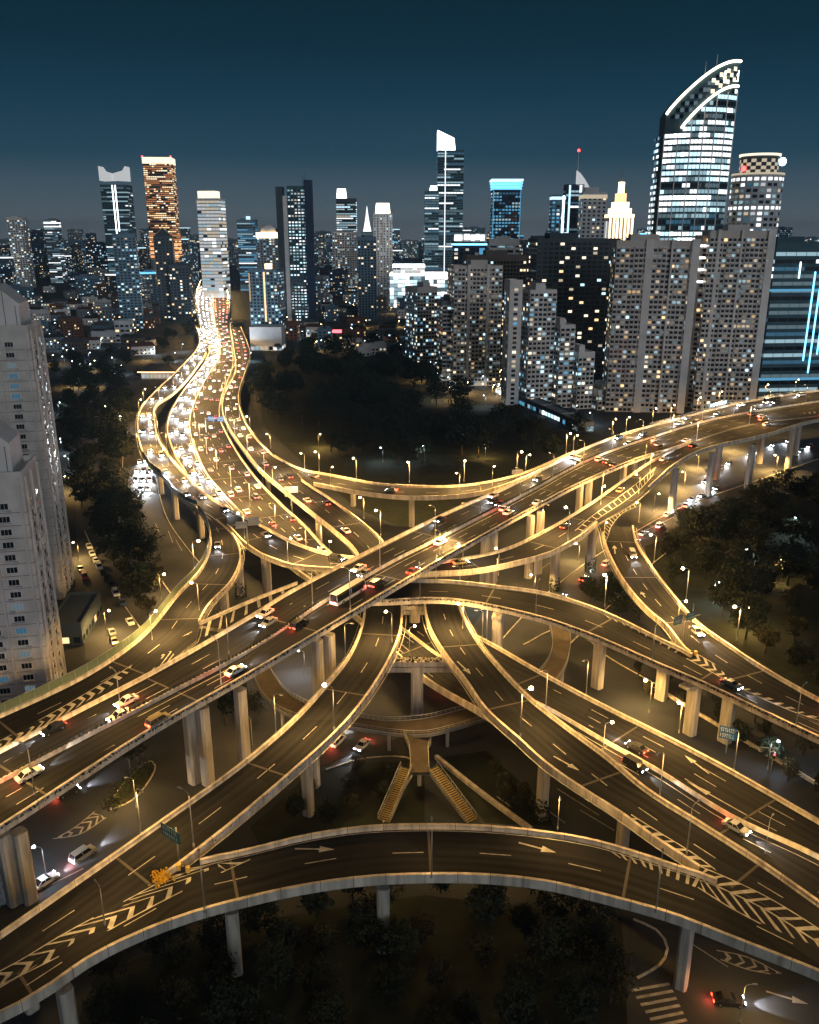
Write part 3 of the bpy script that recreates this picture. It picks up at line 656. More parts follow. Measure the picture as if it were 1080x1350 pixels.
def lamp(base, h, rz, label, kind='lamp', e=1.0, group='lit street lamps along the roads'):
    t = LT[kind]
    if LUSED[kind]: t = copy_tree(t)
    LUSED[kind] = True
    t.location = base; t.rotation_euler = (0,0,rz); s = h/10; t.scale = (max(.75, s), max(.75, s), s)
    t['label'] = label; t['group'] = group
    if e > 0:
        l = bpy.data.objects.new('lamp_light', spot_data(kind, round(LAMP_E*e))); COL.objects.link(l); l.parent = t; l.location = (1.85, 0, 9.55)
    return t
# lamps seen in the photo: (head pixel), (foot pixel), road, kind, light
LAMPS = {
 'the far curved ramp by the park': (rH1, [((396,604),(402,619)),((417,595),(421,622)),((467,603),(470,631)),((538,608),(540,637)),((612,606),(612,636)),((430,625),(436,640)),((653,626),(649,641)),((612,627),(606,648))]),
 'the ramp running in from the city edge': (rH, [((314,533),(316,552)),((327,549),(330,568)),((352,572),(357,592)),((508,672),(502,708)),((475,655),(480,685)),((358,628),(360,640)),((380,655),(384,668))]),
 'the topmost highway': (rA, [((686,595),(681,628)),((697,606),(693,624)),((751,571),(746,599)),((762,580),(756,596)),((812,552),(807,574)),((829,554),(825,570)),((864,538),(860,558)),((889,534),(884,553)),((922,527),(919,542)),((950,518),(947,534)),((282,844),(292,905),'lampoff',.45),((457,750),(462,808),'lampoff',.45),((33,984),(47,1052),'lampoff',.45),((1010,508),(1008,524)),((1050,500),(1048,517)),((578,706),(580,733),'lampoff',.5)]),
 'the sagging street ramp': (rD, [((860,605),(857,622)),((785,647),(792,666)),((744,671),(749,714)),((835,640),(842,652)),((655,725),(657,760)),((436,727),(435,747)),((378,733),(380,742)),((346,624),(347,640)) ,((612,728),(610,750))]),
 'the outer city curve ramp': (rD, [((189,513),(190,532)),((184,527),(184,545)),((175,569),(182,590)),((191,596),(197,615)),((197,579),(207,590)),((216,601),(222,614)),((234,609),(243,620)),((243,624),(257,637)),((273,655),(280,660)),((312,585),(330,690),'lamp',.6)][:9]),
 'the ramp with the green railing': (rC1, [((262,713),(257,757)),((268,768),(263,806)),((207,815),(201,845)),((321,676),(323,712))]),
 'the long crossing ramp': (rH, [((509,807),(517,848)),((432,905),(441,965)),((240,1044),(256,1120),'lampoff',.7),((130,1169),(139,1222),'lampoff',.5)]),
 'the centre two lane ramp': (rK, [((593,808),(610,830)),((696,910),(686,974)),((927,1061),(905,1128),'lampoff',.6)]),
 'the low highway': (rB, [((547,827),(540,866)),((802,973),(795,995)),((1012,1094),(1008,1128),'lampoff',.8),((891,923),(895,968))]),
 'the curved ramp past the dark park': (rD2, [((838,670),(842,690)),((857,705),(862,744)),((898,749),(904,795)),((889,791),(893,828)),((967,799),(971,846))]),
 'the arched ramp': (rJ, [((794,755),(797,802)),((655,742),(655,768),'lampoff',.5),((570,745),(575,764),'lampoff',.5)]),
 'the front arc ramp': (rG, [((714,1086),(735,1096),'lampoff',.7),((400,970),(402,1098),'lampoff',.5)][:1]),
 'the streets below': (None, [((148,805),(141,838)),((102,719),(105,740)),((89,628),(93,650)),((218,757),(213,791)),((151,1051),(180,1065),'lampoff',.8),((854,897),(856,940)),((865,651),(862,675)),((898,622),(902,645)),((917,600),(920,618)),((1015,984),(1012,1015),'lampw',.5),((700,760),(705,785),'lamp',.8),((800,690),(803,712)),((760,720),(763,742)),((965,575),(968,595)),((1020,600),(1023,622)),((625,780),(628,800),'lampw',.5),((400,860),(402,890),'lampw',.4),((60,1120),(62,1160),'lampw',.3),((330,945),(333,985),'lampoff',.5),((985,1330),(975,1348),'lampoff',.5)]),
}
nl = 0
for where, (rd, items) in LAMPS.items():
    for i, it in enumerate(items):
        (hx, hy), (bx, by) = it[0], it[1]; kind = it[2] if len(it) > 2 else 'lamp'; e = it[3] if len(it) > 3 else 1.0
        b = onroad(rd, bx, by) if rd else U(bx, by, 0)
        if rd: b = b + Z*.3
        hz = ZAT(hy, b.y)-b.z; hz = max(7.0, min(13.0, hz))
        ux = 1 if hx > bx else -1
        if rd:
            s_ = min(rd.sec, key=lambda q: ((q[0]+q[1]).xy/2-b.xy).length); c = (s_[0]+s_[1])/2; v = (c-b).xy
            ang = math.atan2(v.y, v.x) if v.length > .8 else (0 if ux > 0 else math.pi)
        else: ang = 0 if ux > 0 else math.pi
        if not rd and by < 720 and bx > 600: e *= 2.2
        if not rd and bx < 300 and by < 900: e *= .45
        e *= 1.0 if by < 700 else .6 if by < 850 else .27
        st = 'hooded grey street lamp' if kind == 'lampoff' else ('white street lamp' if kind == 'lampw' else 'lit amber street lamp')
        lamp(b, hz, ang, f'{st}, {nth(i)} along {where}', kind, e)
# the denser row of lamps toward the city
k = 0
for rd, f, d0, d1, st in ((rB, 0.0, 10, 640, 46), (rB, 1.0, 30, 640, 46)):
    d = d0
    while d < min(d1, rd.len):
        p, h = rd.at(d, f)
        if p.y > 420:
            a = math.atan2(h.y, h.x) + (math.pi/2 if f == 0 else -math.pi/2); c = rd.at(d, .5)[0]-p; a = math.atan2(c.y, c.x)
            lamp(p+Z*.3, 10.5, a, f'lit amber street lamp, {nth(k)} beside the crowded city highway', 'lamp', 3.2); k += 1
        d += st
# added hooded lamps, put in to brighten the decks between the visible lenses
for rd, f, d0, d1, st, e, where in ((rA, .5, 8, rA.len-10, 27, .95, 'topmost highway barrier'), (rH, 0.0, rH.near(480, 800), rH.len-4, 34, .15, 'long crossing ramp'), (rK, 1.0, 12, rK.len-4, 33, .15, 'centre two lane ramp'),
    (rG, 1.0, 40, rG.len-20, 36, .06, 'front arc ramp'), (rB, 1.0, rB.near(640, 845), rB.len-5, 36, .22, 'low highway'), (rJ, 1.0, 25, rJ.len-5, 34, .32, 'arched ramp'), (rB, .5, 60, rB.near(410, 750), 30, 3.0, 'low highway barrier'), (rD, 0.0, rD.near(980, 560), rD.near(420, 725), 46, 1.4, 'sagging street ramp'), (rH, 0.0, 12, rH.near(400, 650), 38, 1.8, 'park side ramp'), (rD, 0.0, rD.near(240, 620), rD.len-8, 34, 1.5, 'outer city curve ramp')):
    d = d0; k = 0
    while d < d1:
        p, h = rd.at(d, f); c = rd.at(d, .0 if f >= .5 else 1.)[0]-p; lamp(p+Z*(.3 if f != .5 else .8), 9.5, math.atan2(c.y, c.x), f'added hooded fill lamp, {nth(k)} along the {where}', 'lampoff', e, 'added hooded fill lamps'); k += 1; d += st

# ------------------------------------------------------------------ vehicles
def car_parts(kind):
    L, W, H = dict(saloon=(4.6,1.82,1.45), van=(4.8,1.88,1.85), bus=(11.5,2.5,3.1))[kind]
    body, gl = MB(), MB(); x = L/2
    if kind == 'saloon': low = [(-x,.35),(x,.35),(x+.02,.62),(x-.15,.80),(x-1.25,.93),(-x+.75,.98),(-x+.05,.90)]; cab = [(x-1.3,.92),(x-2.05,H),(-x+1.35,H),(-x+.55,.96)]
    elif kind == 'van': low = [(-x,.38),(x,.38),(x+.02,.75),(x-.12,.98),(x-.9,1.10),(-x+.05,1.08)]; cab = [(x-.92,1.08),(x-1.6,H),(-x+.35,H),(-x+.06,1.06)]
    else: low = [(-x,.4),(x,.4),(x,1.15),(-x,1.15)]; cab = [(x-.02,1.15),(x-.25,H),(-x+.1,H),(-x+.02,1.15)]
    def loft(mb, prof, w0, w1, m=0):
        zs_ = [p[1] for p in prof]; lo, hi = min(zs_), max(zs_); n = len(mb.v); k = len(prof)
        for sgn in (-1, 1):
            for px, pz in prof: mb.v.append((px, sgn*(w0+(w1-w0)*(pz-lo)/(hi-lo))/2, pz))
        mb.f.append(tuple(n+i for i in range(k))); mb.m.append(m); mb.f.append(tuple(n+k+i for i in reversed(range(k)))); mb.m.append(m)
        for i in range(k): j = (i+1) % k; mb.f.append((n+j, n+i, n+k+i, n+k+j)); mb.m.append(m)
    loft(body, low, W, W*.97); loft(gl, cab, W*.94, W*.78)
    # roof skin and pillars stand 1 cm proud of the glass
    rx0, rx1 = cab[2][0], cab[1][0]; body.box(((rx0+rx1)/2, 0, H+.012), (rx1-rx0+.04, W*.80, .05))
    for s_ in (-1, 1):
        for t in ((0, 1), (3, 2)):
            (xa, za), (xb, zb) = cab[t[0]], cab[t[1]]
            body.tube([(xa, s_*W*.462, za), (xb, s_*W*.388, zb)], .045, 4)
        body.tube([((cab[0][0]+cab[3][0])/2, s_*W*.472, za), ((rx0+rx1)/2, s_*W*.395, H)], .05, 4)
    wr = .33 if kind != 'bus' else .5
    wh = MB()
    wh.tube([(0,-.11,0),(0,.11,0)], wr, 12, 0); wh.tube([(0,-.125,0),(0,.125,0)], wr*.6, 10, 1)
    pos = [(x*.62, W/2-.1), (x*.62, -W/2+.1), (-x*.6, W/2-.1), (-x*.6, -W/2+.1)]
    hd, tl = MB(), MB(); hz = .66 if kind != 'bus' else .75
    hd.box((0,0,0), (.16,.42,.18)); tl.box((0,0,0), (.12,.40,.18))
    return body, gl, wh, pos, wr, hd, tl, (x, W, hz)
CARM = {}
for kd in ('saloon', 'van', 'bus'):
    b, g, wm, pos, wr, hd, tl, dim = car_parts(kd)
    hm, tm = hd.mesh('headlight', M['head']), tl.mesh('taillight', M['tail']); wme = wm.mesh('wheel', [M['tyre'], M['rim']]); gm = g.mesh('window', M['glass'])
    bodies = {c: b.mesh('body', M['car_'+c]) for c in ('white','silver','black','red','blue','gold','grey','green')}
    # the far copy: the same vehicle in one mesh
    far = {}
    for c in ('white','silver','black','red','blue','gold','grey','green'):
        fm = MB()
        def addm(o, dx, dy, dz, mo):
            n = len(fm.v); fm.v += [(p[0]+dx, p[1]+dy, p[2]+dz) for p in o.v]; fm.f += [tuple(n+i for i in f) for f in o.f]; fm.m += [mo+q for q in o.m]
        addm(b, 0,0,0, 0); addm(g, 0,0,0, 1)
        for px, py in pos: addm(wm, px, py, wr, 2)
        for s_ in (-1, 1): addm(hd, dim[0]-.05, s_*(dim[1]/2-.3), dim[2], 4); addm(tl, -dim[0]+.03, s_*(dim[1]/2-.28), dim[2]+.12, 5)
        far[c] = fm.mesh('vehicle', [M['car_'+c], M['glass'], M['tyre'], M['rim'], M['head'], M['tail']])
    CARM[kd] = (bodies, gm, wme, pos, wr, hm, tm, dim, far)
hl = bpy.data.lights.new('headlight_beam', 'SPOT'); hl.energy = 15000
hl2 = hl.copy(); hl2.energy = 5000; hl2.name = 'headlight_beam_near'; hl.spot_size = R(75); hl.spot_blend = .8; hl.shadow_soft_size = .25; hl.color = (.88, .94, 1.)
tlg = bpy.data.lights.new('taillight_glow', 'POINT'); tlg.energy = 300; tlg.shadow_soft_size = .3; tlg.color = (1., .10, .05)
NCAR = [0]
def car(p, h, label, kd='saloon', colr='white', group=None, beam=True, lit=True, full=None):
    bodies, gm, wme, pos, wr, hm, tm, dim, far = CARM[kd]; NCAR[0] += 1
    q = h.to_track_quat('X', 'Z'); full = (p.y < 300) if full is None else full
    nm = {'saloon': 'car', 'van': 'van', 'bus': 'bus'}[kd]
    if full:
        r = thing(nm, label, nm, p, 0, group); link('body', bodies[colr], r); link('window', gm, r)
        for x, y in pos: o = link('wheel', wme, r); o.location = (x, y, wr)
        if lit:
            for s_ in (-1, 1):
                o = link('headlight', hm, r); o.location = (dim[0]-.05, s_*(dim[1]/2-.3), dim[2])
                o = link('taillight', tm, r); o.location = (-dim[0]+.03, s_*(dim[1]/2-.28), dim[2]+.12)
    else:
        r = link(nm, far[colr]); r.location = p; tag(r, label, nm, group)
    r.rotation_mode = 'QUATERNION'; r.rotation_quaternion = q
    if beam:
        l = bpy.data.objects.new('headlight_beam', hl2 if p.y < 330 else hl); COL.objects.link(l); l.parent = r; l.location = (dim[0]+.1, 0, dim[2]+.1); l.rotation_euler = (0, R(-90+9), 0); l.rotation_euler = (R(90-7), 0, R(-90))
        if p.y < 420:
            l = bpy.data.objects.new('taillight_glow', tlg); COL.objects.link(l); l.parent = r; l.location = (-dim[0]-.35, 0, dim[2]+.1)
    return r
CC = ['white','silver','black','white','grey','silver','black','white','grey','gold','white','black','blue','red']
def traffic(rd, fs, direction, d0, d1, gap, where, group):
    k = 0
    for f in fs:
        d = d0 + random.uniform(0, gap)
        while d < d1:
            p, h = rd.at(d, f); kd = 'van' if random.random() < .2 else 'saloon'; c = random.choice(CC)
            if h.length > .1 and p.y > 60:
                car(p+Z*.02, h*direction, f'{c} {"van" if kd=="van" else "car"}, {nth(k)} vehicle {where}', kd, c, group); k += 1
            d += gap*random.uniform(.55, 1.5)
def traffic_far(rd, fs, direction, d0, d1, gap, where, group):
    far = MB(); mats = [M['car_'+c] for c in ('white','silver','black','grey')] + [M['glass'], M['tyre'], M['rim'], M['head'], M['tail']]
    bodies, gm, wme, pos, wr, hm, tm, dim, fm = CARM['saloon']; lk = {n: me for n, me in fm.items()}
    src = fm['white']; V = [v.co.copy() for v in src.vertices]; F = [(tuple(p.vertices), p.material_index) for p in src.polygons]
    for f in fs:
        d = d0 + random.uniform(0, gap)
        while d < d1:
            p, h = rd.at(d, f); h = h*direction; T = Matrix.Translation(p+Z*.02) @ h.to_track_quat('X', 'Z').to_matrix().to_4x4(); n = len(far.v); cc = random.randrange(4)
            far.v += [tuple(T @ v) for v in V]
            for vs, mi in F: far.f.append(tuple(n+i for i in vs)); far.m.append(cc if mi == 0 else mi+3)
            l = bpy.data.objects.new('headlight_beam', hl if direction > 0 else tlg2); COL.objects.link(l); l.location = p+h*2.5+Z*.8 if direction > 0 else p-h*2.8+Z*.9
            if direction > 0: l.rotation_euler = (h-Z*.12).to_track_quat('-Z', 'Y').to_euler()
            d += gap*random.uniform(.55, 1.5)
    o = far.build('distant_traffic', mats); tag(o, f'mass of tiny vehicles {where}', 'traffic', group, 'stuff')
tlg2 = bpy.data.lights.new('taillight_glow', 'POINT'); tlg2.energy = 2500; tlg2.shadow_soft_size = .3; tlg2.color = (1., .22, .08)
def dn(rd, x, y): return rd.near(x, y)
L1, L2 = dn(rB, 279, 398), dn(rB, 400, 740)
traffic(rB1, (.14, .39, .62, .86), 1, 350, rB1.near(300, 665), 34, 'heading out of the city on the crowded highway', 'headlit traffic coming out of the city')
traffic_far(rB1, (.14, .39, .62, .86), 1, 20, 350, 44, 'far up the crowded highway in the city', 'headlit traffic coming out of the city')
traffic(rB2, (.14, .39, .62, .86), -1, 300, rB2.near(410, 735), 38, 'heading into the city on the crowded highway', 'tail lit traffic going into the city')
traffic_far(rB2, (.14, .39, .62, .86), -1, 20, 300, 44, 'far away going into the city on the crowded highway', 'tail lit traffic going into the city')
traffic(rD, (.3, .7), -1, rD.near(300, 678), rD.len-30, 38, 'on the outer city curve ramp', 'cars on the outer city curve ramp')
traffic(rD, (.3,), -1, 40, rD.near(300, 678)-15, 44, 'on the sagging street ramp', 'cars on the sagging street ramp')
traffic(rC1, (.28,), 1, 20, 120, 60, 'on the ramp with the green railing', 'cars on the ramp with the green railing')
traffic(rH, (.3, .7), -1, 40, rH.near(470, 710), 34, 'climbing to the city on the park side ramp', 'cars on the park side ramp')
traffic(rH1, (.5,), -1, 20, 120, 60, 'on the far curved ramp', 'cars on the far curved ramp')
traffic(rA1, (.2, .52, .84), -1, 10, rA1.len-15, 52, 'coming down the far side of the topmost highway', 'cars on the topmost highway')
traffic(rA2, (.18, .5, .82), 1, 10, rA2.len-60, 58, 'going up the near side of the topmost highway', 'cars on the topmost highway')
traffic(rJ, (.3,), 1, rJ.near(890, 870), rJ.len-5, 40, 'on the lower end of the arched ramp', 'cars on the arched ramp')
traffic(rD2, (.68,), 1, 12, rD2.len-5, 46, 'on the curved ramp past the dark park', 'cars on the curved ramp past the dark park')
traffic(rK, (.3,), 1, 14, 20, 40, 'entering the centre ramp under the arched ramp', 'cars on the centre ramp')
traffic(rH, (.4,), -1, rH.near(415, 960), rH.near(415, 960)+3, 9, 'climbing the long crossing ramp', 'cars on the long crossing ramp')
traffic(rB1, (.85,), 1, rB1.near(560, 860), rB1.near(1060, 1140), 36, 'beside the centre barrier of the low highway', 'cars on the low highway')
traffic(rB2, (.3,), -1, rB2.near(800, 960), rB2.near(1060, 1100), 55, 'on the far lanes of the low highway', 'cars on the low highway')
p, h = rA2.at(rA2.near(480, 790), .3); car(p+Z*.02, h, 'long white city bus on the near side of the topmost highway', 'bus', 'white', 'cars on the topmost highway')
p, h = rA1.at(rA1.near(1010, 530), .4); car(p+Z*.02, -h, 'pale bus far along the topmost highway by the flats', 'bus', 'silver', 'cars on the topmost highway')
def street_cars(pts, where, group, beam=False, lit=True, fw=1):
    for i, (x, y, x2, y2) in enumerate(pts):
        p, q = U(x, y), U(x2, y2); c = CC[(i*5) % len(CC)]; kd = 'van' if i % 4 == 3 else 'saloon'
        car(p+Z*.02, (q-p).normalized()*fw, f'{c} {"van" if kd=="van" else "car"}, {nth(i)} {where}', kd, c, group, beam, lit)
street_cars([(118,722,124,735),(122,732,128,745),(127,741,132,752),(131,749,137,762),(136,757,142,770),(140,764,147,778),(147,773,154,787),(153,784,160,798),(162,797,170,812),(172,822,182,838),(107,752,112,764),(112,762,116,775),(148,836,156,850),(151,848,160,862)], 'parked along the side street from its far end', 'cars parked on the side street', lit=False)
street_cars([(184,610,188,622),(192,608,196,620),(180,622,184,634),(189,622,193,634),(198,622,202,634),(179,634,184,646),(188,634,193,646),(197,634,202,646),(186,646,191,658),(195,646,200,658)], 'of the queue on the street beside the city curve ramp', 'cars queueing beside the city curve ramp', beam=True)
street_cars([(912,660,905,664),(925,655,918,658),(938,625,926,631),(950,619,938,625),(962,612,950,618),(930,636,918,643),(990,600,976,606),(1005,594,990,600),(1020,588,1005,594),(1040,583,1025,588),(1055,596,1040,601),(1068,590,1054,595),(945,645,933,651)], 'on the bright street under the far viaduct', 'cars on the street under the far viaduct', beam=True)
street_cars([(880,680,895,672),(905,668,920,660),(848,705,862,697),(800,745,815,735),(770,765,785,755),(740,790,755,779),(838,716,852,707),(870,695,885,686)], 'driving away on the street beneath the sagging ramp', 'cars on the street beneath the sagging ramp', beam=True)
street_cars([(478,985,466,996),(590,905,600,896),(60,1165,75,1155),(110,1130,125,1120),(960,1322,975,1323),(90,1047,104,1041),(345,880,352,890),(445,980,455,970),(625,755,640,754)], 'on the dim streets below the crossing', 'cars on the dim streets below', beam=True)
# ------------------------------------------------------------------ buildings
WC = dict(warm=(1.,.66,.32), soft=(1.,.84,.60), cool=(.55,.86,1.), cyan=(.16,.60,1.), orange=(1.,.36,.12), white=(.95,.98,1.), red=(1.,.1,.12))
WM = {}
def wmat(c, s):
    k = (c, s)
    if k not in WM:
        if c == 'dark': WM[k] = mat('window dark', (.012,.020,.026), .12, spec=.6, noise=.3, nscale=.2)
        else: WM[k] = mat(f'window {c} {s}', (.05,.05,.05), .3, emit=WC[c], estr={0:.16, 1:.55, 2:1.6, 3:4.5}[s], noise=.25, nscale=.6)
    return WM[k]
def bmat(name, col, noise=.12, ns=.12): 
    k = ('b', name)
    if k not in WM: WM[k] = mat('facade '+name, col, .85, noise=noise, nscale=ns, detail=6)
    return WM[k]
FAC = dict(beige=(.58,.53,.49), pale=(.70,.67,.65), grey=(.20,.23,.26), dark=(.06,.08,.10), blue=(.12,.20,.27), glass=(.06,.12,.15), brown=(.14,.115,.10), white=(.55,.56,.58), brick=(.20,.09,.06), navy=(.03,.05,.10))
PAL = dict(
 home=[('dark',0,.78),('soft',1,.045),('warm',1,.03),('warm',2,.012),('soft',2,.014),('cool',1,.04),('cool',0,.05),('cool',2,.012),('soft',0,.08)],
 homed=[('dark',0,.86),('soft',2,.04),('warm',2,.04),('cool',2,.025),('soft',1,.05)],
 homec=[('dark',0,.74),('cool',1,.09),('soft',1,.05),('cool',2,.05),('soft',2,.04),('cyan',1,.03)],
 office=[('dark',0,.35),('cool',1,.25),('cool',2,.2),('white',2,.15),('white',1,.1),('soft',1,.05)],
 officed=[('dark',0,.50),('cool',0,.18),('cool',1,.16),('white',2,.09),('cyan',0,.10)],
 bright=[('cool',0,.14),('white',2,.35),('cool',2,.22),('white',3,.12),('cool',1,.15)],
 orange=[('dark',0,.25),('orange',1,.3),('warm',2,.22),('soft',2,.16),('orange',0,.1)],
 cyan=[('dark',0,.45),('cyan',1,.25),('cyan',0,.16),('cool',1,.12),('white',2,.05)],
 white=[('soft',1,.3),('white',1,.4),('cool',1,.15),('white',2,.15),('dark',0,.15)],
 flat=[('dark',0,.78),('cyan',0,.07),('cool',0,.09),('soft',0,.04),('cool',1,.02)],
 low=[('dark',0,.80),('warm',2,.08),('cool',2,.07),('soft',1,.07)],
)
def pick(pal, rnd):
    x = rnd.random()*sum(p[2] for p in pal)
    for c, s, wt in pal:
        x -= wt
        if x <= 0: return (c, s)
    return pal[0][:2]
class Blk:
    'an upright rectangular volume: centre x, y, size w (along its front), dp, heights z0..z1, turn'
    def __init__(s, x, y, w, dp, z0, z1, rz=0.0): s.x, s.y, s.w, s.dp, s.z0, s.z1, s.rz = x, y, w, dp, z0, z1, rz
    def P(s, u, v, z):
        c, n = math.cos(s.rz), math.sin(s.rz); return Vector((s.x+u*c-v*n, s.y+u*n+v*c, z))
    def sides(s):
        w, d = s.w/2, s.dp/2; out = []
        for (u0, v0, u1, v1, nu, nv, L) in ((-w,-d,w,-d,0,-1,s.w),(w,-d,w,d,1,0,s.dp),(w,d,-w,d,0,1,s.w),(-w,d,-w,-d,-1,0,s.dp)):
            a, b = s.P(u0, v0, 0), s.P(u1, v1, 0); n = (s.P(nu, nv, 0)-s.P(0, 0, 0)).normalized()
            if n.dot((Vector((0,0,0))-(a+b)/2).normalized()) > -.12: out.append((a, (b-a).normalized(), n, L))
        return out
def windows(root, blk, rnd, bay=3.6, fl=3.2, ww=.6, wh=.55, pal='home', corr=0.0, base=0.0, topgap=1.0, indiv=0, name='window', sides=None, proud=.06, skipcol=None):
    'window panes in their grid; the largest ones as single parts, the rest as one part'
    P = PAL[pal]; q = []
    for si, (a, t, n, L) in enumerate(blk.sides()):
        if sides is not None and si not in sides: continue
        nb = max(1, int(L/bay)); bw = L/nb; nf = max(1, int((blk.z1-blk.z0-base-topgap)/fl))
        for f in range(nf):
            cur = pick(P, rnd)
            for b in range(nb):
                if skipcol and b % skipcol[0] == skipcol[1]: continue
                if rnd.random() > corr: cur = pick(P, rnd)
                z = blk.z0+base+f*fl+fl*(1-wh)*.5; x = bw*(b+(1-ww)/2)
                o = a+t*x+n*proud; q.append(((o+Z*z), t*(bw*ww), Z*(fl*wh), cur))
    if not q: return
    if indiv: q.sort(key=lambda e: e[0].length)
    for (o, t, h, cur) in q[:indiv]:
        mb = MB(); mb.quad(o, o+t, o+t+h, o+h); mb.build(name, wmat(*cur), root)
    rest = q[indiv:]
    if rest:
        mats = []; mb = MB()
        for o, t, h, cur in rest:
            if cur not in mats: mats.append(cur)
            mb.quad(o, o+t, o+t+h, o+h, mats.index(cur))
        ob = mb.build(name, [wmat(*c) for c in mats], root); ob['kind'] = 'stuff'
def solid(root, name, blk, m, par=.9, roofm=None):
    mb = MB(); w, d = blk.w/2, blk.dp/2
    pts = [tuple(blk.P(u, v, 0))[:2] for u, v in ((-w,-d),(w,-d),(w,d),(-w,d))]
    mb.prism(pts, blk.z0, blk.z1)
    o = mb.build(name, m, root)
    if par:
        pm = MB(); t = .35
        for u0, u1, v0, v1 in ((-w,w,-d,-d+t),(-w,w,d-t,d),(-w,-w+t,-d+t,d-t),(w-t,w,-d+t,d-t)):
            pm.prism([tuple(blk.P(u, v, 0))[:2] for u, v in ((u0,v0),(u1,v0),(u1,v1),(u0,v1))], blk.z1+.003, blk.z1+par)
        pm.build('roof_parapet', m, root)
    return o
def boxpart(root, name, blk, u, v, z0, w, d, h, m, taper=1.0):
    mb = MB(); c = blk.P(u, v, z0+h/2); mb.box(c, (w, d, h), blk.rz, 0, taper); return mb.build(name, m, root)
def mast(root, blk, u, v, z0, h, r=.35, m='steel', tip=True):
    mb = MB(); p = blk.P(u, v, z0); mb.tube([p, p+Z*h*.5, p+Z*h], r, 6, r2=r*.25); o = mb.build('mast', M[m], root)
    if tip: b = MB(); b.ball(p+Z*h, r*2.2, seg=6, ring=4); b.build('beacon', M['red'], o)
def place(x0, x1, ytop, d, dp, yaw=0.0, z0=0.0):
    'block whose top edge spans photo columns x0..x1 at row ytop, its front at distance d'
    zt = ZAT(ytop, d); a, b = XAT(x0, d, zt), XAT(x1, d, zt); ap = b-a; s, c = abs(math.sin(yaw)), math.cos(yaw)
    w = max(3, (ap-dp*s)/c); return Blk((a+b)/2*(1+dp*.5/d*.0), d+(w*s+dp*c)/2, w, dp, z0, zt, yaw)
def tower(name, label, x0, x1, ytop, d, dp=None, yaw=0.0, fac='grey', cat='tower', group=None, roofbox=True, **kw):
    rnd = random.Random(hash((x0, ytop)) % 9973)
    dp = dp or max(14, (x1-x0)*d/1130*.8); b = place(x0, x1, ytop, d, dp, yaw)
    r = thing(name, label, cat, (0,0,0), 0, group)
    solid(r, 'wall', b, bmat(fac, FAC[fac]))
    windows(r, b, rnd, **kw)
    if roofbox:
        boxpart(r, 'plant_room', b, b.w*rnd.uniform(-.15, .15), 0, b.z1+.004, b.w*.45, b.dp*.45, rnd.uniform(2.5, 5), bmat(fac, FAC[fac]))
    return r, b
def band(root, blk, name, z, h, c, s, over=.25, m=None):
    'a lit band or cornice round the block'
    mb = MB(); w, d = blk.w/2+over, blk.dp/2+over
    pts = [tuple(blk.P(u, v, 0))[:2] for u, v in ((-w,-d),(w,-d),(w,d),(-w,d))]; mb.prism(pts, z, z+h); return mb.build(name, m or wmat(c, s), root)
def vline(root, blk, name, u, z0, z1, wd, c, s):
    mb = MB(); mb.box(blk.P(u, -blk.dp/2-.25, (z0+z1)/2), (wd, .4, z1-z0), blk.rz); return mb.build(name, wmat(c, s), root)
OF = dict(bay=5.0, fl=4.0, ww=.92, wh=.52, corr=.8)

# --- skyline towers from the far city, left to right
tower('apartment_tower', 'slim pale tower with lit cornice, first of the far skyline', 8, 29, 287, 1900, fac='pale', bay=5, fl=4.2, pal='homec', topgap=3)[0]
r, b = tower('office_tower', 'small tower with bright white crown floors', 57, 74, 290, 2100, fac='grey', **OF, pal='officed'); band(r, b, 'lit_floor', b.z1-8, 3, 'white', 2); band(r, b, 'lit_floor', b.z1-16, 3, 'white', 2)
r, b = tower('office_tower', 'dark glass tower split by a white light line under a winged white crown', 130, 166, 244, 1750, yaw=.06, fac='glass', roofbox=False, **OF, pal='officed')
vline(r, b, 'light_line', -2.0, 8, b.z1, 2.0, 'white', 3); vline(r, b, 'light_line', 3.5, 8, b.z1, 2.0, 'white', 3)
mb = MB(); w = b.w/2
for s_ in (-1, 1):
    A = [b.P(s_*1.5, -b.dp/2-.3, b.z1+9), b.P(s_*w, -b.dp/2-.3, b.z1+8), b.P(s_*w, -b.dp/2-.3, b.z1+34), b.P(s_*w*.8, -b.dp/2-.3, b.z1+26), b.P(s_*1.5, -b.dp/2-.3, b.z1+21)]; B3 = [p+Vector((0, b.dp*.7, 0)) for p in A]
    mb.poly(A); mb.poly(B3[::-1])
    for i in range(5): j = (i+1) % 5; mb.quad(A[i], B3[i], B3[j], A[j])
mb.build('crown_fin', wmat('white', 1), r)
r, b = tower('office_tower', 'tallest orange lit tower with pale crown and red corner lights', 184, 224, 207, 2000, yaw=.10, fac='brown', roofbox=False, bay=4.5, fl=4.2, ww=.85, wh=.55, corr=.5, pal='orange')
band(r, b, 'crown', b.z1-13, 13, 'soft', 2, .8); mb = MB()
for u in (-1, 1): mb.ball(b.P(u*b.w/2, -b.dp/2, b.z1+1.5), 1.8)
mb.build('beacon', M['red'], r)
for k in range(6): band(r, b, 'lit_floor', 60+k*9.0, 4.2, 'orange', 2 if k < 4 else 1, .3)
r, b = tower('office_tower', 'bright white banded tower beside the highway end', 258, 291, 262, 1450, yaw=-.14, fac='white', roofbox=False, bay=6, fl=5.2, ww=.96, wh=.62, corr=.6, pal='white'); boxpart(r, 'crown_block', b, -3, 0, b.z1+.01, b.w*.8, b.dp*.7, 12, wmat('soft', 2))
r, b = tower('office_tower', 'black pointed tower with gold trim', 197, 226, 312, 1150, yaw=.2, fac='dark', roofbox=False, bay=4, fl=3.6, ww=.5, wh=.5, pal='homed')
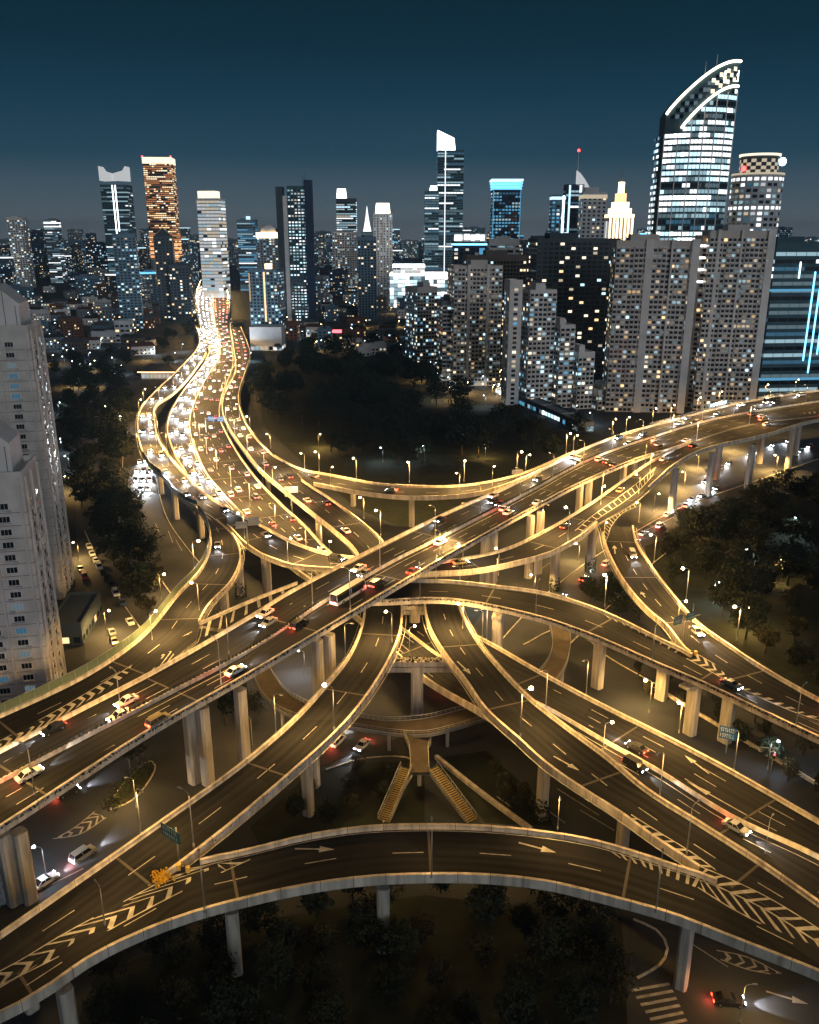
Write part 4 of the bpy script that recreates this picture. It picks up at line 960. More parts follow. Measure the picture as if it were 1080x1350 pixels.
mb = MB(); w, d = b.w/2, b.dp/2
A = [b.P(u, v, b.z1+.01) for u, v in ((-w,-d),(w,-d),(w,d),(-w,d))]; ap = b.P(0, 0, b.z1+11)
for i in range(4): mb.poly([A[i], A[(i+1) % 4], ap])
mb.build('roof', bmat('dark', FAC['dark']), r); mb = MB()
for i in range(4): mb.tube([A[i], ap], .35, 5); mb.tube([A[i], A[i]-Z*(b.z1-45)], .3, 5)
mb.build('lit_edge', wmat('warm', 0), r)
r, b = tower('office_block', 'lower dark block stepping off the black pointed tower', 222, 248, 350, 1130, fac='dark', bay=4, fl=3.6, pal='homed')
r, b = tower('apartment_tower', 'bluish apartment tower with white lit stair windows', 140, 176, 309, 1050, yaw=.25, fac='blue', cat='apartment block', bay=4, fl=3.2, ww=.6, wh=.5, pal='homec')
r, b = tower('office_tower', 'blue glass tower with white sign light', 312, 336, 290, 1800, fac='blue', **OF, pal='cyan'); boxpart(r, 'roof_sign', b, 4, -b.dp*.3, b.z1+.01, 8, 2, 7, wmat('cool', 2))
r, b = tower('office_tower', 'domed tower with amber lit crown ring', 338, 366, 308, 1500, fac='grey', roofbox=False, bay=4.5, fl=4, pal='homec'); band(r, b, 'crown_ring', b.z1-7, 9, 'warm', 3, .6); mb = MB(); mb.ball(b.P(0, 0, b.z1+2), b.w*.38, seg=12, ring=6); mb.build('dome', bmat('pale', FAC['pale']), r, True)
r, b = tower('apartment_tower', 'grey blue slab tower with pink lit roof light above a white podium', 326, 369, 356, 880, yaw=-.12, fac='blue', cat='apartment block', bay=3.6, fl=3.2, pal='homec', roofbox=False)
boxpart(r, 'roof_light', b, 5, -b.dp*.3, b.z1+.9, 6, 5, 5, wmat('warm', 3)); vline(r, b, 'stair_light', 1.5, 25, b.z1-2, 1.6, 'warm', 2); vline(r, b, 'corner_light', -b.w/2+1, 45, b.z1-3, 1.2, 'warm', 1)
bb = place(329, 371, 431, 850, 26); boxpart(r, 'podium', bb, 0, -2, 0, bb.w, 24, bb.z1, bmat('white', FAC['white']))
bb2 = Blk(bb.x, bb.y-2, bb.w, 24, 0, 6); windows(r, bb2, random.Random(3), bay=4, fl=5, ww=.8, wh=.7, pal='white', topgap=0, name='shop_window')
# dark double slab with antennas
r, b = tower('office_tower', 'dark glass tower between two slabs with twin roof antennas', 378, 400, 246, 1150, fac='glass', roofbox=False, bay=3.5, fl=3.8, ww=.6, wh=.45, corr=.4, pal='office')
for x0, x1, yt, f in ((363,372,246,'dark'),(372.4,378,258,'pale'),(400.4,410,237,'navy')):
    q = place(x0, x1, yt, 1149, b.dp); o = solid(r, 'slab', q, bmat(f, FAC[f]), par=0)
mast(r, b, 9, 0, b.z1, 14, .5, 'dark', False); mast(r, b, 12, 0, b.z1, 16, .5, 'dark', False)
r, b = tower('office_tower', 'dark topped tower with glowing white pink roof lantern', 443, 469, 262, 1700, fac='dark', roofbox=False, **OF, pal='office'); boxpart(r, 'roof_lantern', b, -b.w*.24, 0, b.z1+.01, b.w*.5, b.dp*.6, 18, wmat('white', 3), .8)
q = place(438, 470, 306, 1690, b.dp+6); solid(r, 'lower_tower', q, bmat('pale', FAC['pale'])); windows(r, q, random.Random(5), bay=4.5, fl=4, pal='homec'); band(r, q, 'red_floor_light', 4, 5, 'red', 1)
r, b = tower('spire_tower', 'tower topped by a small white lit spire', 476, 492, 306, 1900, fac='blue', roofbox=False, **OF, pal='officed'); mb = MB(); p = b.P(0, 0, b.z1); mb.tube([p, p+Z*14, p+Z*30, p+Z*52], 9, 8, r2=.4); mb.build('spire', wmat('white', 2), r)
r, b = tower('office_tower', 'stepped tower with flaring yellow white crown lantern', 492, 517, 282, 1500, fac='pale', roofbox=False, bay=4.5, fl=4, ww=.4, wh=.5, pal='homec'); boxpart(r, 'crown_lantern', b, 0, 0, b.z1+.01, b.w*.8, b.dp*.7, 17, wmat('soft', 3), .85)
for k in (-1, 0, 1): vline(r, b, 'pilaster_light', k*9, 40, b.z1-6, 1.0, 'soft', 0)
r, b = tower('apartment_tower', 'plain dim blue block between the spire and the yellow crowned tower', 469, 496, 313, 1150, yaw=.1, fac='blue', cat='apartment block', bay=4, fl=3.4, pal='homed')
r, b = tower('office_tower', 'tall dark glass tower with glowing white slanted top', 577, 612, 198, 1500, yaw=.0, fac='glass', roofbox=False, **OF, pal='officed')
mb = MB(); w = b.w/2; d = b.dp/2; A = [b.P(-w, -d, b.z1), b.P(w*.35, -d, b.z1), b.P(w*.25, -d, b.z1+18), b.P(-w, -d, b.z1+30)]; B3 = [p+Vector((0, b.dp*.8, 0)) for p in A]
mb.poly(A); mb.poly(B3[::-1]); [mb.quad(A[i], B3[i], B3[(i+1) % 4], A[(i+1) % 4]) for i in range(4)]; mb.build('slanted_crown', wmat('white', 3), r); vline(r, b, 'light_line', -w+13, 5, b.z1, 1.4, 'white', 2)
q = place(560, 579, 252, 1495, b.dp*.9); solid(r, 'wing', q, bmat('glass', FAC['glass'])); windows(r, q, random.Random(8), **OF, pal='officed'); boxpart(r, 'wing_crown', q, 3, 0, q.z1+.01, q.w*.6, q.dp*.6, 9, wmat('white', 3), .7)
r = thing('shopping_centre', 'wide low building glowing white at the foot of the tall glass tower', 'shopping centre'); b = place(514, 592, 361, 1380, 60); solid(r, 'wall', b, bmat('white', FAC['white'])); windows(r, b, random.Random(2), bay=6, fl=6, ww=.95, wh=.85, pal='bright', topgap=.5)
q = place(518, 560, 351, 1400, 50); solid(r, 'upper_hall', q, bmat('white', FAC['white'])); windows(r, q, random.Random(4), bay=6, fl=5, ww=.9, wh=.7, pal='white', base=q.z1-16)
band(r, q, 'lit_canopy', q.z1-2, 4, 'white', 3, .4); band(r, b, 'lit_canopy', b.z1-3, 3, 'white', 3, .4)
# cyan crowned tower: widening crown ring
r, b = tower('office_tower', 'round topped tower with flaring cyan lit crown', 650, 688, 250, 1150, fac='navy', roofbox=False, bay=4, fl=3.9, ww=.7, wh=.55, corr=.5, pal='cyan')
for k in range(4): band(r, b, 'crown_ring', b.z1+k*3.4, 2.4, 'cyan' if k < 3 else 'cool', 2, .2+k*.5)
for u in (-1, 1): vline(r, b, 'corner_light', u*(b.w/2-1), 60, b.z1, 1.0, 'cyan', 1)
r, b = tower('office_block', 'dark block with bright white roof sign and blue glow', 598, 642, 321, 820, yaw=0, fac='navy', roofbox=False, bay=4.5, fl=3.6, pal='homed')
sg = MB(); sg.box(b.P(0, -b.dp/2+1, b.z1+5), (b.w*.96, 1.0, 7)); sb = sg.build('roof_sign', M['sign_w'], r); lt = MB()
for k, (u, wd) in enumerate(((-.36,.22),(-.10,.16),(.08,.12),(.22,.10),(.36,.12))): lt.box(b.P(u*b.w, -b.dp/2+.4, b.z1+5+(k % 2)*.6), (wd*b.w, .3, 4.6), 0)
lt.build('lettering', wmat('white', 3), sb); band(r, b, 'blue_light_strip', b.z1-1.5, 1.4, 'cyan', 3, .3); vline(r, b, 'blue_light_strip', b.w*.36, b.z1-32, b.z1-4, 5, 'cyan', 1)
r, b = tower('office_block', 'cream stepped block with white ledges beside the blue sign', 645, 690, 316, 900, fac='pale', bay=8, fl=5, ww=.75, wh=.5, pal='officed'); [band(r, b, 'ledge', z, 1.2, 'x', 1, .6, bmat('white', FAC['white'])) for z in (b.z1-6, b.z1-14, b.z1-22)]
# blue group with sail and mast
r, b = tower('office_tower', 'left blue floodlit tower of the group with the mast', 728, 746, 258, 1000, fac='blue', roofbox=False, bay=4, fl=4, pal='cyan', corr=.3); band(r, b, 'crown_band', b.z1-4, 3, 'cool', 2); vline(r, b, 'light_line', b.w/2-2, 40, b.z1, 2.2, 'cool', 3)
r, b = tower('office_tower', 'dark tower with sail shaped crown and white mast', 747, 771, 244, 1010, fac='navy', roofbox=False, **OF, pal='officed'); vline(r, b, 'light_line', -6, 60, b.z1, 2, 'cool', 2); vline(r, b, 'light_line', 6, 50, b.z1, 2.6, 'white', 2)
mb = MB(); A = [b.P(1, -b.dp/2, b.z1), b.P(b.w/2+8, -b.dp/2, b.z1-6), b.P(b.w/2, -b.dp/2, b.z1+6), b.P(b.w/4, -b.dp/2, b.z1+12), b.P(1, -b.dp/2, b.z1+15)]; B3 = [p+Vector((0, 5, 0)) for p in A]; mb.poly(A); mb.poly(B3[::-1]); [mb.quad(A[i], B3[i], B3[(i+1) % 5], A[(i+1) % 5]) for i in range(5)]; mb.build('sail_crown', wmat('white', 1), r)
mast(r, b, 3, 0, b.z1+12, 24, .7, 'steel')
r, b = tower('office_tower', 'white tower with a grid of small dark windows', 769, 801, 254, 980, fac='white', roofbox=False, bay=4.4, fl=4.2, ww=.5, wh=.5, pal='homed'); band(r, b, 'lit_cornice', b.z1-6, 4, 'soft', 1)
solid(r, 'upper_tier', place(772, 790, 248, 985, 14), bmat('white', FAC['white']))
# golden stepped tower
r, b = tower('golden_tower', 'gold floodlit stepped tower with lantern and spire', 804, 836, 283, 760, fac='pale', cat='tower', roofbox=False, bay=2.6, fl=30, ww=.5, wh=.95, pal='white'); zt = b.z1
for k, (f, h) in enumerate(((.82,5),(.62,5),(.40,7),(.22,9))): boxpart(r, 'lit_tier', b, 0, 0, zt+.01, b.w*f, b.dp*f, h, wmat('warm', 3 if k != 2 else 2)); zt += h
mast(r, b, 0, 0, zt, 10, .5, 'steel', False); [vline(r, b, 'pilaster_light', u*b.w, 30, b.z1-1, 1.4, 'warm', 3) for u in (-.46,-.3,-.16,0,.16,.3,.46)]; band(r, b, 'lit_cornice', b.z1-2, 2.2, 'warm', 3, .4)
mbx = boxpart(r, 'roof_screen', place(845, 862, 316, 700, 6), 0, 0, ZAT(322, 700), 10, 3, 8, wmat('cyan', 3))
# sail topped tower: curved front, slanted arc top
def sail_tower():
    r = thing('office_tower', 'tallest curved tower with two glowing arcs sweeping up its sail shaped top', 'tower'); d = 650
    zL, zR = ZAT(150, d), ZAT(79, d); xl, xr = XAT(883, d, zL), XAT(983, d, zR); W_, D_ = xr-xl, 24; rnd = random.Random(11); N = 18
    def front(t): return (xl+W_*t, d + 9*(2*t-1)**2)
    def top(t): return zL + (zR-zL)*(math.sin(t*math.pi/2)**.85)
    mb = MB()
    for i in range(N):
        t0, t1 = i/N, (i+1)/N; (x0, y0), (x1, y1) = front(t0), front(t1); h0, h1 = top(t0), top(t1)
        mb.quad((x0,y0,0), (x1,y1,0), (x1,y1,h1), (x0,y0,h0)); mb.quad((x1,d+D_,0), (x0,d+D_,0), (x0,d+D_,h0), (x1,d+D_,h1)); mb.quad((x0,y0,h0), (x1,y1,h1), (x1,d+D_,h1), (x0,d+D_,h0))
    for t in (0, 1):
        x, y = front(t); mb.quad((x,y,0), (x,d+D_,0), (x,d+D_,top(t)), (x,y,top(t)))
    mb.build('wall', bmat('glass', FAC['glass']), r)
    q = MB(); mats = []; fr = MB(); fl = 4.1
    inner = lambda t: zL-10 + (zR-zL-6)*(math.sin(max(0, (t-.2)/.8)*math.pi/2)**.85) if t > .2 else zL-10
    for f in range(int(zR/fl)):
        z = f*fl; row = rnd.random(); cur = ('cool', 1)
        for i in range(N):
            t0, t1 = (i+.06)/N, (i+.94)/N
            if z+fl > top((t0+t1)/2)-3: continue
            up = z+fl > inner((t0+t1)/2)
            if up and not inner((t0+t1)/2)+3 < z: continue
            if rnd.random() < .4 or i == 0: cur = pick(PAL['bright' if row > .16 else 'officed'], rnd)
            if z < 30: cur = pick(PAL['office'], rnd)
            if up: cur = ('cool', 0) if (i+f) % 2 else ('dark', 0)
            (x0, y0), (x1, y1) = front(t0), front(t1)
            if cur not in mats: mats.append(cur)
            q.quad((x0,y0-.15,z+1.0), (x1,y1-.15,z+1.0), (x1,y1-.15,z+3.6), (x0,y0-.15,z+3.6), mats.index(cur))
    for f in range(int(zL/fl)-2):
        for k in range(5):
            cur = pick(PAL['bright' if rnd.random() > .4 else 'officed'], rnd); x, y = front(0); y += 10+k*3
            if cur not in mats: mats.append(cur)
            q.quad((x-.15,y+2.7,f*fl+1.2), (x-.15,y,f*fl+1.2), (x-.15,y,f*fl+3.3), (x-.15,y+2.7,f*fl+3.3), mats.index(cur))
    ob = q.build('window', [wmat(*c) for c in mats], r); ob['kind'] = 'stuff'
    for i in range(0, N+1, 3):
        x, y = front(i/N); fr = MB(); fr.tube([(x,y-.3,0), (x,y-.3,inner(i/N)-2)], .45, 5); fr.build('mullion', bmat('pale', FAC['pale']), r)
    side = MB()
    for f in range(8, int((zR-6)/fl)):
        x, y = front(1); side.quad((x+.1,y+1,f*fl+1.2), (x+.1,d+D_-1,f*fl+1.2), (x+.1,d+D_-1,f*fl+3.2), (x+.1,y+1,f*fl+3.2))
    side.build('side_window', wmat('dark', 0), r)
    for nm, fn, t0 in (('outer_arc', lambda t: top(t)+.6, 0), ('inner_arc', lambda t: inner(t)+1, .20)):
        a = MB(); pts = []
        for i in range(25):
            t = t0+(1-t0)*i/24; x, y = front(t); pts.append((x, y-.8, fn(t)))
        a.tube(pts, .9, 6); a.build(nm, wmat('soft', 3), r)
    g = MB()
    for i in range(10, 17):
        for k in range(3):
            if (i+k) % 2: continue
            t0, t1 = i/N, (i+1)/N; (x0, y0), (x1, y1) = front(t0), front(t1); z = inner(t0)+4+k*3.4
            if z+3 < top(t0): g.quad((x0,y0-.2,z), (x1,y1-.2,z), (x1,y1-.2,z+2.6), (x0,y0-.2,z+2.6))
    g.build('lattice_light', wmat('soft', 2), r)
    g = MB(); (x0, y0), (x1, y1) = front(.74), front(.99); g.quad((x0,y0-.25,inner(.74)+5), (x1,y1-.25,inner(.99)+4), (x1,y1-.25,top(.99)-5), (x0,y0-.25,top(.74)-4)); g.build('crown_light', wmat('white', 3), r)
    for t in (.5, .66): x, y = front(t); m_ = MB(); m_.tube([(x,y+8,top(t)), (x,y+8,top(t)+9)], .25, 5); m_.build('mast', M['steel'], r)
sail_tower()
# rounded tower to its right
def round_tower():
    r = thing('office_tower', 'rounded pale tower with checkered crown right of the sail topped tower', 'tower'); d = 700; zt = ZAT(228, d); x0, x1 = XAT(979, d, zt), XAT(1046, d, zt); cx, R0 = (x0+x1)/2, (x1-x0)/2; cyy = d+R0; N = 24; rnd = random.Random(5)
    ring = lambda rr: [(cx+rr*math.cos(2*math.pi*i/N)*1.0, cyy+rr*math.sin(2*math.pi*i/N)) for i in range(N)]
    mb = MB(); mb.prism(ring(R0), 0, zt); mb.build('wall', bmat('white', FAC['white']), r, False)
    q = MB(); mats = []
    for f in range(int(zt/4.2)):
        lit = f % 5 == 0
        for i in range(N):
            a0, a1 = 2*math.pi*(i+.18)/N, 2*math.pi*(i+.82)/N
            if math.sin((a0+a1)/2) > .25: continue
            cur = ('white', 2) if lit else pick(PAL['officed'] if rnd.random() < .75 else PAL['white'], rnd)
            if cur not in mats: mats.append(cur)
            p, e = [(cx+(R0+.12)*math.cos(a), cyy+(R0+.12)*math.sin(a)) for a in (a0, a1)]
            z = f*4.2+1; q.quad((*p, z), (*e, z), (*e, z+2.2), (*p, z+2.2), mats.index(cur))
    ob = q.build('window', [wmat(*c) for c in mats], r); ob['kind'] = 'stuff'
    mb = MB(); mb.prism(ring(R0*.74), zt+.01, zt+13); mb.build('crown_drum', bmat('dark', FAC['dark']), r)
    g = MB()
    for i in range(N):
        for k in range(4):
            if (i+k) % 2: continue
            a0, a1 = 2*math.pi*i/N, 2*math.pi*(i+1)/N; p, e = [(cx+(R0*.74+.15)*math.cos(a), cyy+(R0*.74+.15)*math.sin(a)) for a in (a0, a1)]; z = zt+.5+k*2.6
            g.quad((*p, z), (*e, z), (*e, z+2.4), (*p, z+2.4))
    g.build('lattice_light', wmat('soft', 1), r); mb = MB(); mb.prism(ring(R0*.80), zt+13.01, zt+14.6); mb.build('crown_ring', wmat('soft', 2), r)
    mb = MB(); mb.prism(ring(R0*1.02), zt-.8, zt+.6); mb.build('cornice', wmat('soft', 1), r)
    b = MB(); b.ball((cx-R0*.72, cyy-6, zt+4), 2.0); b.build('beacon', M['red'], r); b = MB(); b.ball((cx+R0*.8, cyy-6, zt+9), 3.2); b.build('floodlight', wmat('cool', 3), r)
round_tower()
# dark glass block at the picture edge
r, b = tower('office_block', 'dark glass office block with blue neon lines behind the viaduct', 1012, 1110, 322, 560, dp=60, yaw=.1, fac='glass', cat='office block', roofbox=True, bay=6, fl=4.5, ww=.95, wh=.5, corr=.9, pal='officed')
for u, z0, z1 in ((b.w*.18, 30, 86), (b.w*.29, 22, 76), (b.w*.40, 34, 80), (b.w*-.08, 82, 92)): vline(r, b, 'neon_line', u, z0, z1, .8, 'cyan' if z0 < 80 else 'cool', 3)
for z in (b.z1*.72, b.z1*.17): band(r, b, 'lit_floor', z, 1.6, 'cyan', 1, .2)

# --- balcony apartment towers on the right
def flats(name, label, blks, fac='beige', pal='home', fins=(), bay=2.7, fl=3.05, seed=1, balc=True, indiv=40, roof=True, ww=.72):
    r = thing(name, label, 'apartment block'); rnd = random.Random(seed); m = bmat(fac, FAC[fac]); m2 = bmat('pale', FAC['pale'])
    nb = 0
    for bi, b in enumerate(blks):
        solid(r, 'wall', b, m); windows(r, b, rnd, bay=bay, fl=fl, ww=ww, wh=.56, pal=pal, indiv=indiv if bi < 2 else 0, topgap=.6)
        if balc:
            a, t, n, L = b.sides()[0]; k = max(1, int(L/bay)); bw = L/k; rest = MB()
            for f in range(1, int((b.z1-b.z0)/fl)):
                for q in range(k):
                    if q % 4 == 3: continue
                    c = a+t*(bw*(q+.5))+n*.55+Z*(b.z0+f*fl+.35); 
                    mb = MB() if nb < 60 else rest; mb.box(c, (bw*.9, 1.1, .95), b.rz)
                    if nb < 60: mb.build('balcony', m2, r)
                    nb += 1
            if rest.v: o = rest.build('balcony', m2, r); o['kind'] = 'stuff'
        if roof:
            boxpart(r, 'lift_house', b, b.w*rnd.uniform(-.2, .2), 0, b.z1+.01, b.w*.35, b.dp*.5, 4.5, m); boxpart(r, 'water_tank', b, b.w*rnd.uniform(-.4, .4), b.dp*.2, b.z1+.01, 3, 3, 2.6, m2)
    b = blks[0]
    for u in fins:
        u, fw = u if isinstance(u, tuple) else (u, 2.2)
        mb = MB(); mb.box(b.P(u*b.w, -b.dp/2-.75, b.z1/2+.8), (fw, 1.5, b.z1+1.6), b.rz); mb.build('fin_wall', m2, r)
    return r
def seg(x0, x1, yt, d, dp, yaw=0): return place(x0, x1, yt, d, dp, yaw)
R_ = flats('apartment_block', 'tallest beige balcony tower, left half of the pair by the viaduct', [seg(816, 929, 319, 540, 24, -.10)], fins=((-.10,4.6), (.17,1.2), (.45,4.6)), seed=21, indiv=60)
flats('apartment_block', 'tall beige balcony tower, right half of the pair by the viaduct', [seg(940, 1027, 306, 548, 24, -.10)], fins=((-.36,2.0), (0,1.2), (.46,4.4)), seed=22, indiv=60)
r = thing('stair_link', 'recessed stair link with bright white landings between the twin balcony towers', 'stair tower'); b = seg(926, 944, 312, 560, 14); solid(r, 'wall', b, bmat('beige', FAC['beige'])); windows(r, b, random.Random(9), bay=4, fl=3.05, ww=.5, pal='home')
for k in range(4): band(r, b, 'lit_landing', b.z1-6-k*7.2, 1.1, 'white', 3, .3)
flats('apartment_block', 'very dark apartment tower with scattered warm windows', [seg(703, 822, 316, 620, 26, .12)], fac='dark', pal='homed', balc=False, seed=23, bay=3.8)
flats('apartment_block', 'stepped apartment block with white blind end wall descending in terraces', [seg(688, 736, 384, 560, 22, .25), seg(728, 760, 430, 556, 22, .25), seg(752, 786, 466, 552, 22, .25), seg(778, 812, 516, 548, 22, .25)], fac='pale', pal='homec', seed=24)
r = thing('apartment_block', 'pale blind slab with a single window strip beside the stepped block', 'apartment block'); b = seg(669, 690, 371, 566, 18, .1); solid(r, 'wall', b, bmat('pale', FAC['pale'])); windows(r, b, random.Random(3), bay=7, fl=3.05, ww=.3, pal='homec')
flats('apartment_block', 'ribbed grey apartment tower left of the blind slab', [seg(592, 664, 352, 640, 26, .15)], fac='beige', pal='home', seed=25, fins=(-.2, .2))
flats('apartment_block', 'lower grey flats in front of the ribbed tower', [seg(577, 602, 398, 650, 24, .15)], fac='grey', pal='home', seed=26)
flats('apartment_block', 'square corner apartment block, first along the park street', [seg(534, 577, 380, 760, 26, .42)], fac='pale', pal='homec', seed=27, balc=False)
flats('apartment_block', 'dark flats rising behind the stepped apartment block', [seg(612, 700, 338, 720, 26, .1)], fac='brown', pal='homed', balc=False, seed=28, indiv=20)
flats('apartment_block', 'dark block at the skyline behind the very dark tower', [seg(690, 760, 318, 760, 26, 0)], fac='dark', pal='homed', balc=False, seed=29, indiv=20)
r = thing('shop_row', 'long low shop row with cyan lit fronts along the park street', 'shops')
for k, (x0, y0, x1, y1) in enumerate(((662,518,690,532),(690,532,720,545),(720,545,748,557),(748,557,772,570))):
    p, q = U(x0, y0), U(x1, y1); m_ = (p+q)/2; L = (q-p).length; b = Blk(m_.x, m_.y, L, 10, 0, 5.2, math.atan2((q-p).y, (q-p).x)); solid(r, 'shop', b, bmat('grey', FAC['grey'])); windows(r, b, random.Random(k), bay=4, fl=4, ww=.8, wh=.6, pal='cyan' if k % 2 else 'bright', topgap=.3, name='shop_window')
# --- near pale towers on the left, with real reveals, frames and air conditioners
AC = MB(); AC.box((0,0,0), (.95,.42,.7)); ACM = AC.mesh('air_conditioner', M['car_silver'])
def near_flat(label, px_corner, y_top, d, w, dp, yaw, seed, floors_px=None):
    rnd = random.Random(seed); zt = ZAT(y_top, d); xc = XAT(px_corner, d, zt); m = bmat('rose', (.58,.555,.52), .16, .25); mt2 = bmat('pale', FAC['pale'])
    r = thing('apartment_tower', label, 'apartment tower')
    c, s = math.cos(yaw), math.sin(yaw); b = Blk(0, 0, w, dp, 0, zt, yaw); k = b.P(w/2, -dp/2, 0); b.x, b.y = xc-k.x, d-k.y
    solid(r, 'wall', b, m, par=1.1); fr_n = 0; restf, restp = MB(), MB(); mats = []; gm = MB()
    for si, (a, t, n, L) in enumerate(b.sides()):
        cols = [x for x in (.10, .24, .40, .54, .70, .86)] if L > 20 else [.3, .72]
        for q in range(len(cols)+1):
            x = L*(cols[q]+(cols[q-1] if q else -.05))/2 if q < len(cols) else L*.97
            rb = MB(); o = a+t*x+n*.22; rb.box(o+Z*(zt/2-.2), (.55, .44, zt-.5), math.atan2(t.y, t.x)); rb.build('pilaster', m, r)
        for f in range(int(zt/2.95)-1):
            z = 1.2+f*2.95
            gm.quad(a+n*.02+Z*(z-.9), a+t*L+n*.02+Z*(z-.9), a+t*L+n*.02+Z*(z-.78), a+n*.02+Z*(z-.78))
            for cx_ in cols:
                x = L*cx_; wd = 2.3 if L > 20 else 1.6; cur = pick(PAL['flat'], rnd); o = a+t*x+n*.10+Z*z
                ang = math.atan2(t.y, t.x); near = z > zt-55 and fr_n < 96
                if near:
                    fm = MB(); fm.box(o+Z*.7, (wd+.24, .2, 1.64), ang); fo = fm.build('window', mt2, r)
                    pm = MB()
                    for h in (-1, 0, 1): pm.quad(*[o+n*.11+t*(wd/3*(h+e)*.98)+Z*zz for e, zz in ((-.46,.05),(.46,.05),(.46,1.36),(-.46,1.36))])
                    pm.build('pane', wmat(*cur), fo); fr_n += 1
                else:
                    restf.box(o+Z*.7, (wd+.24, .2, 1.64), ang)
                    if cur not in mats: mats.append(cur)
                    for h in (-1, 0, 1): restp.quad(*[o+n*.11+t*(wd/3*(h+e)*.98)+Z*zz for e, zz in ((-.46,.05),(.46,.05),(.46,1.36),(-.46,1.36))], mats.index(cur))
                if rnd.random() < .75:
                    ac = link('air_conditioner', ACM, r); ac.location = o+t*(wd*.5*rnd.choice((-1, 1)))+n*.32-Z*.55; ac.rotation_euler = (0, 0, ang)
                if rnd.random() < .4:
                    ln = MB(); ln.box(o+n*.35-Z*.12, (wd+.3, .6, .08), ang); ln.build('ledge', m, r)
    if restf.v:
        o = restf.build('window_frame', mt2, r); o['kind'] = 'stuff'; o = restp.build('window', [wmat(*c_) for c_ in mats], r); o['kind'] = 'stuff'
    o = gm.build('floor_groove', bmat('groove', (.10,.09,.085)), r); o['kind'] = 'stuff'
    # stepped roof house with a sloped shoulder
    def poly_prism(pts, v0, v1, nm, mt):
        mb = MB(); A = [b.P(u, v0, z) for u, z in pts]; B3 = [b.P(u, v1, z) for u, z in pts]; mb.poly(A); mb.poly(B3[::-1]); n_ = len(pts); [mb.quad(A[i], B3[i], B3[(i+1) % n_], A[(i+1) % n_]) for i in range(n_)]; return mb.build(nm, mt, r)
    e = w/2; poly_prism([(-e+1, zt+.02), (e-2.0, zt+.02), (e-2.0, zt+7), (e-7.5, zt+12.0), (-e+1, zt+12.0)], -dp/2+1.5, dp/2-3, 'roof_house', mt2)
    g = MB()
    for u in (e-3.0, e-6.0, e-12.0): g.box(b.P(u, -dp/2+1.45, zt+(3.2 if u > e-5 else 5.5)), (.14, .16, 6.4 if u > e-5 else 11), yaw)
    g.build('wall_seam', bmat('groove', (.10,.09,.085)), r)
    mb = MB(); mb.box(b.P(e-2.4, -dp/2+2.4, zt+1.5), (.2,.2,3)); mb.build('roof_pipe', M['dark'], r)
    return r
near_flat('farther taller one of the two pale apartment towers by the green railing', 37, 434, 246, 40, 17, .19, 3)
near_flat('nearer lower one of the two pale apartment towers by the green railing', 29, 628, 178, 34, 15, .21, 4)

# ------------------------------------------------------------------ the rest of the city: houses, blocks
LAND = [(20,'slim pale tower'),(65,'white crowned small tower'),(148,'winged glass tower'),(205,'orange lit tower'),(274,'white banded tower'),(324,'blue glass tower'),(352,'domed tower'),(390,'twin antenna tower'),(456,'lantern topped tower'),(505,'yellow crowned tower'),(594,'slanted top glass tower'),(668,'cyan crowned tower'),(760,'mast tower'),(820,'golden tower'),(930,'sail topped tower'),(1012,'rounded tower')]
LC = {}
def whereabouts(px, what):
    nm = min(LAND, key=lambda l: abs(l[0]-px))[1]; k = LC[(nm, what)] = LC.get((nm, what), -1)+1
    return f'{what}, {nth(k)} of those around the {nm}'
rnd = random.Random(77)
def free(px, d, wpx):
    y = 675 + 1130*math.tan(math.atan(HC/d)-PITCH)
    if y < 380: return True
    return not (235-(y-380)*.35 - wpx < px < 318+(y-380)*.1 + wpx)
for i in range(230):     # blocks toward the horizon
    d = rnd.choice((rnd.uniform(1250, 1900), rnd.uniform(1900, 3000), rnd.uniform(3000, 5200), rnd.uniform(2400, 5200))); px = rnd.uniform(-40, 1100)
    if not free(px, d, 22) or (d < 2000 and 500 < px < 600) or (255 < px < 300 and d < 1650): continue
    h = rnd.uniform(30, 72) if d < 1900 else rnd.uniform(55, 105) if d < 3000 else rnd.uniform(75, 140); w_ = rnd.uniform(22, 50) if d < 3000 else rnd.uniform(40, 90)
    fc = rnd.choice(('grey','blue','dark','blue','navy','grey')); pl = rnd.choice(('homec','home','officed','homec','home')); c = XAT(px, d, h/2)  # bluish facade picks put the far teal haze into the wall colour
    b = Blk(c, d+10, w_, rnd.uniform(16, 28), 0, h, rnd.uniform(-.4, .4)); far = d > 3000
    r = thing('apartment_block' if pl != 'officed' else 'office_block', whereabouts(px, f'{"far " if far else ""}{fc} {"tower" if h > 70 else "block"} with {"cool" if pl == "officed" else "scattered"} window lights'), 'block', (0,0,0), 0, 'blocks filling the far city')
    solid(r, 'wall', b, bmat(fc, FAC[fc]), par=1.0); windows(r, b, rnd, bay=4.2 if not far else 7, fl=3.4 if not far else 6, ww=.6, wh=.5, pal=pl, corr=.1)
    boxpart(r, 'lift_house', b, b.w*rnd.uniform(-.2, .2), 0, b.z1+.01, b.w*.3, b.dp*.5, 4, bmat(fc, FAC[fc]))
    if rnd.random() < .35: band(r, b, 'roof_light', b.z1-2, 2.5, rnd.choice(('cool','warm','white','cyan')), 2, .2)
HOUSES = []
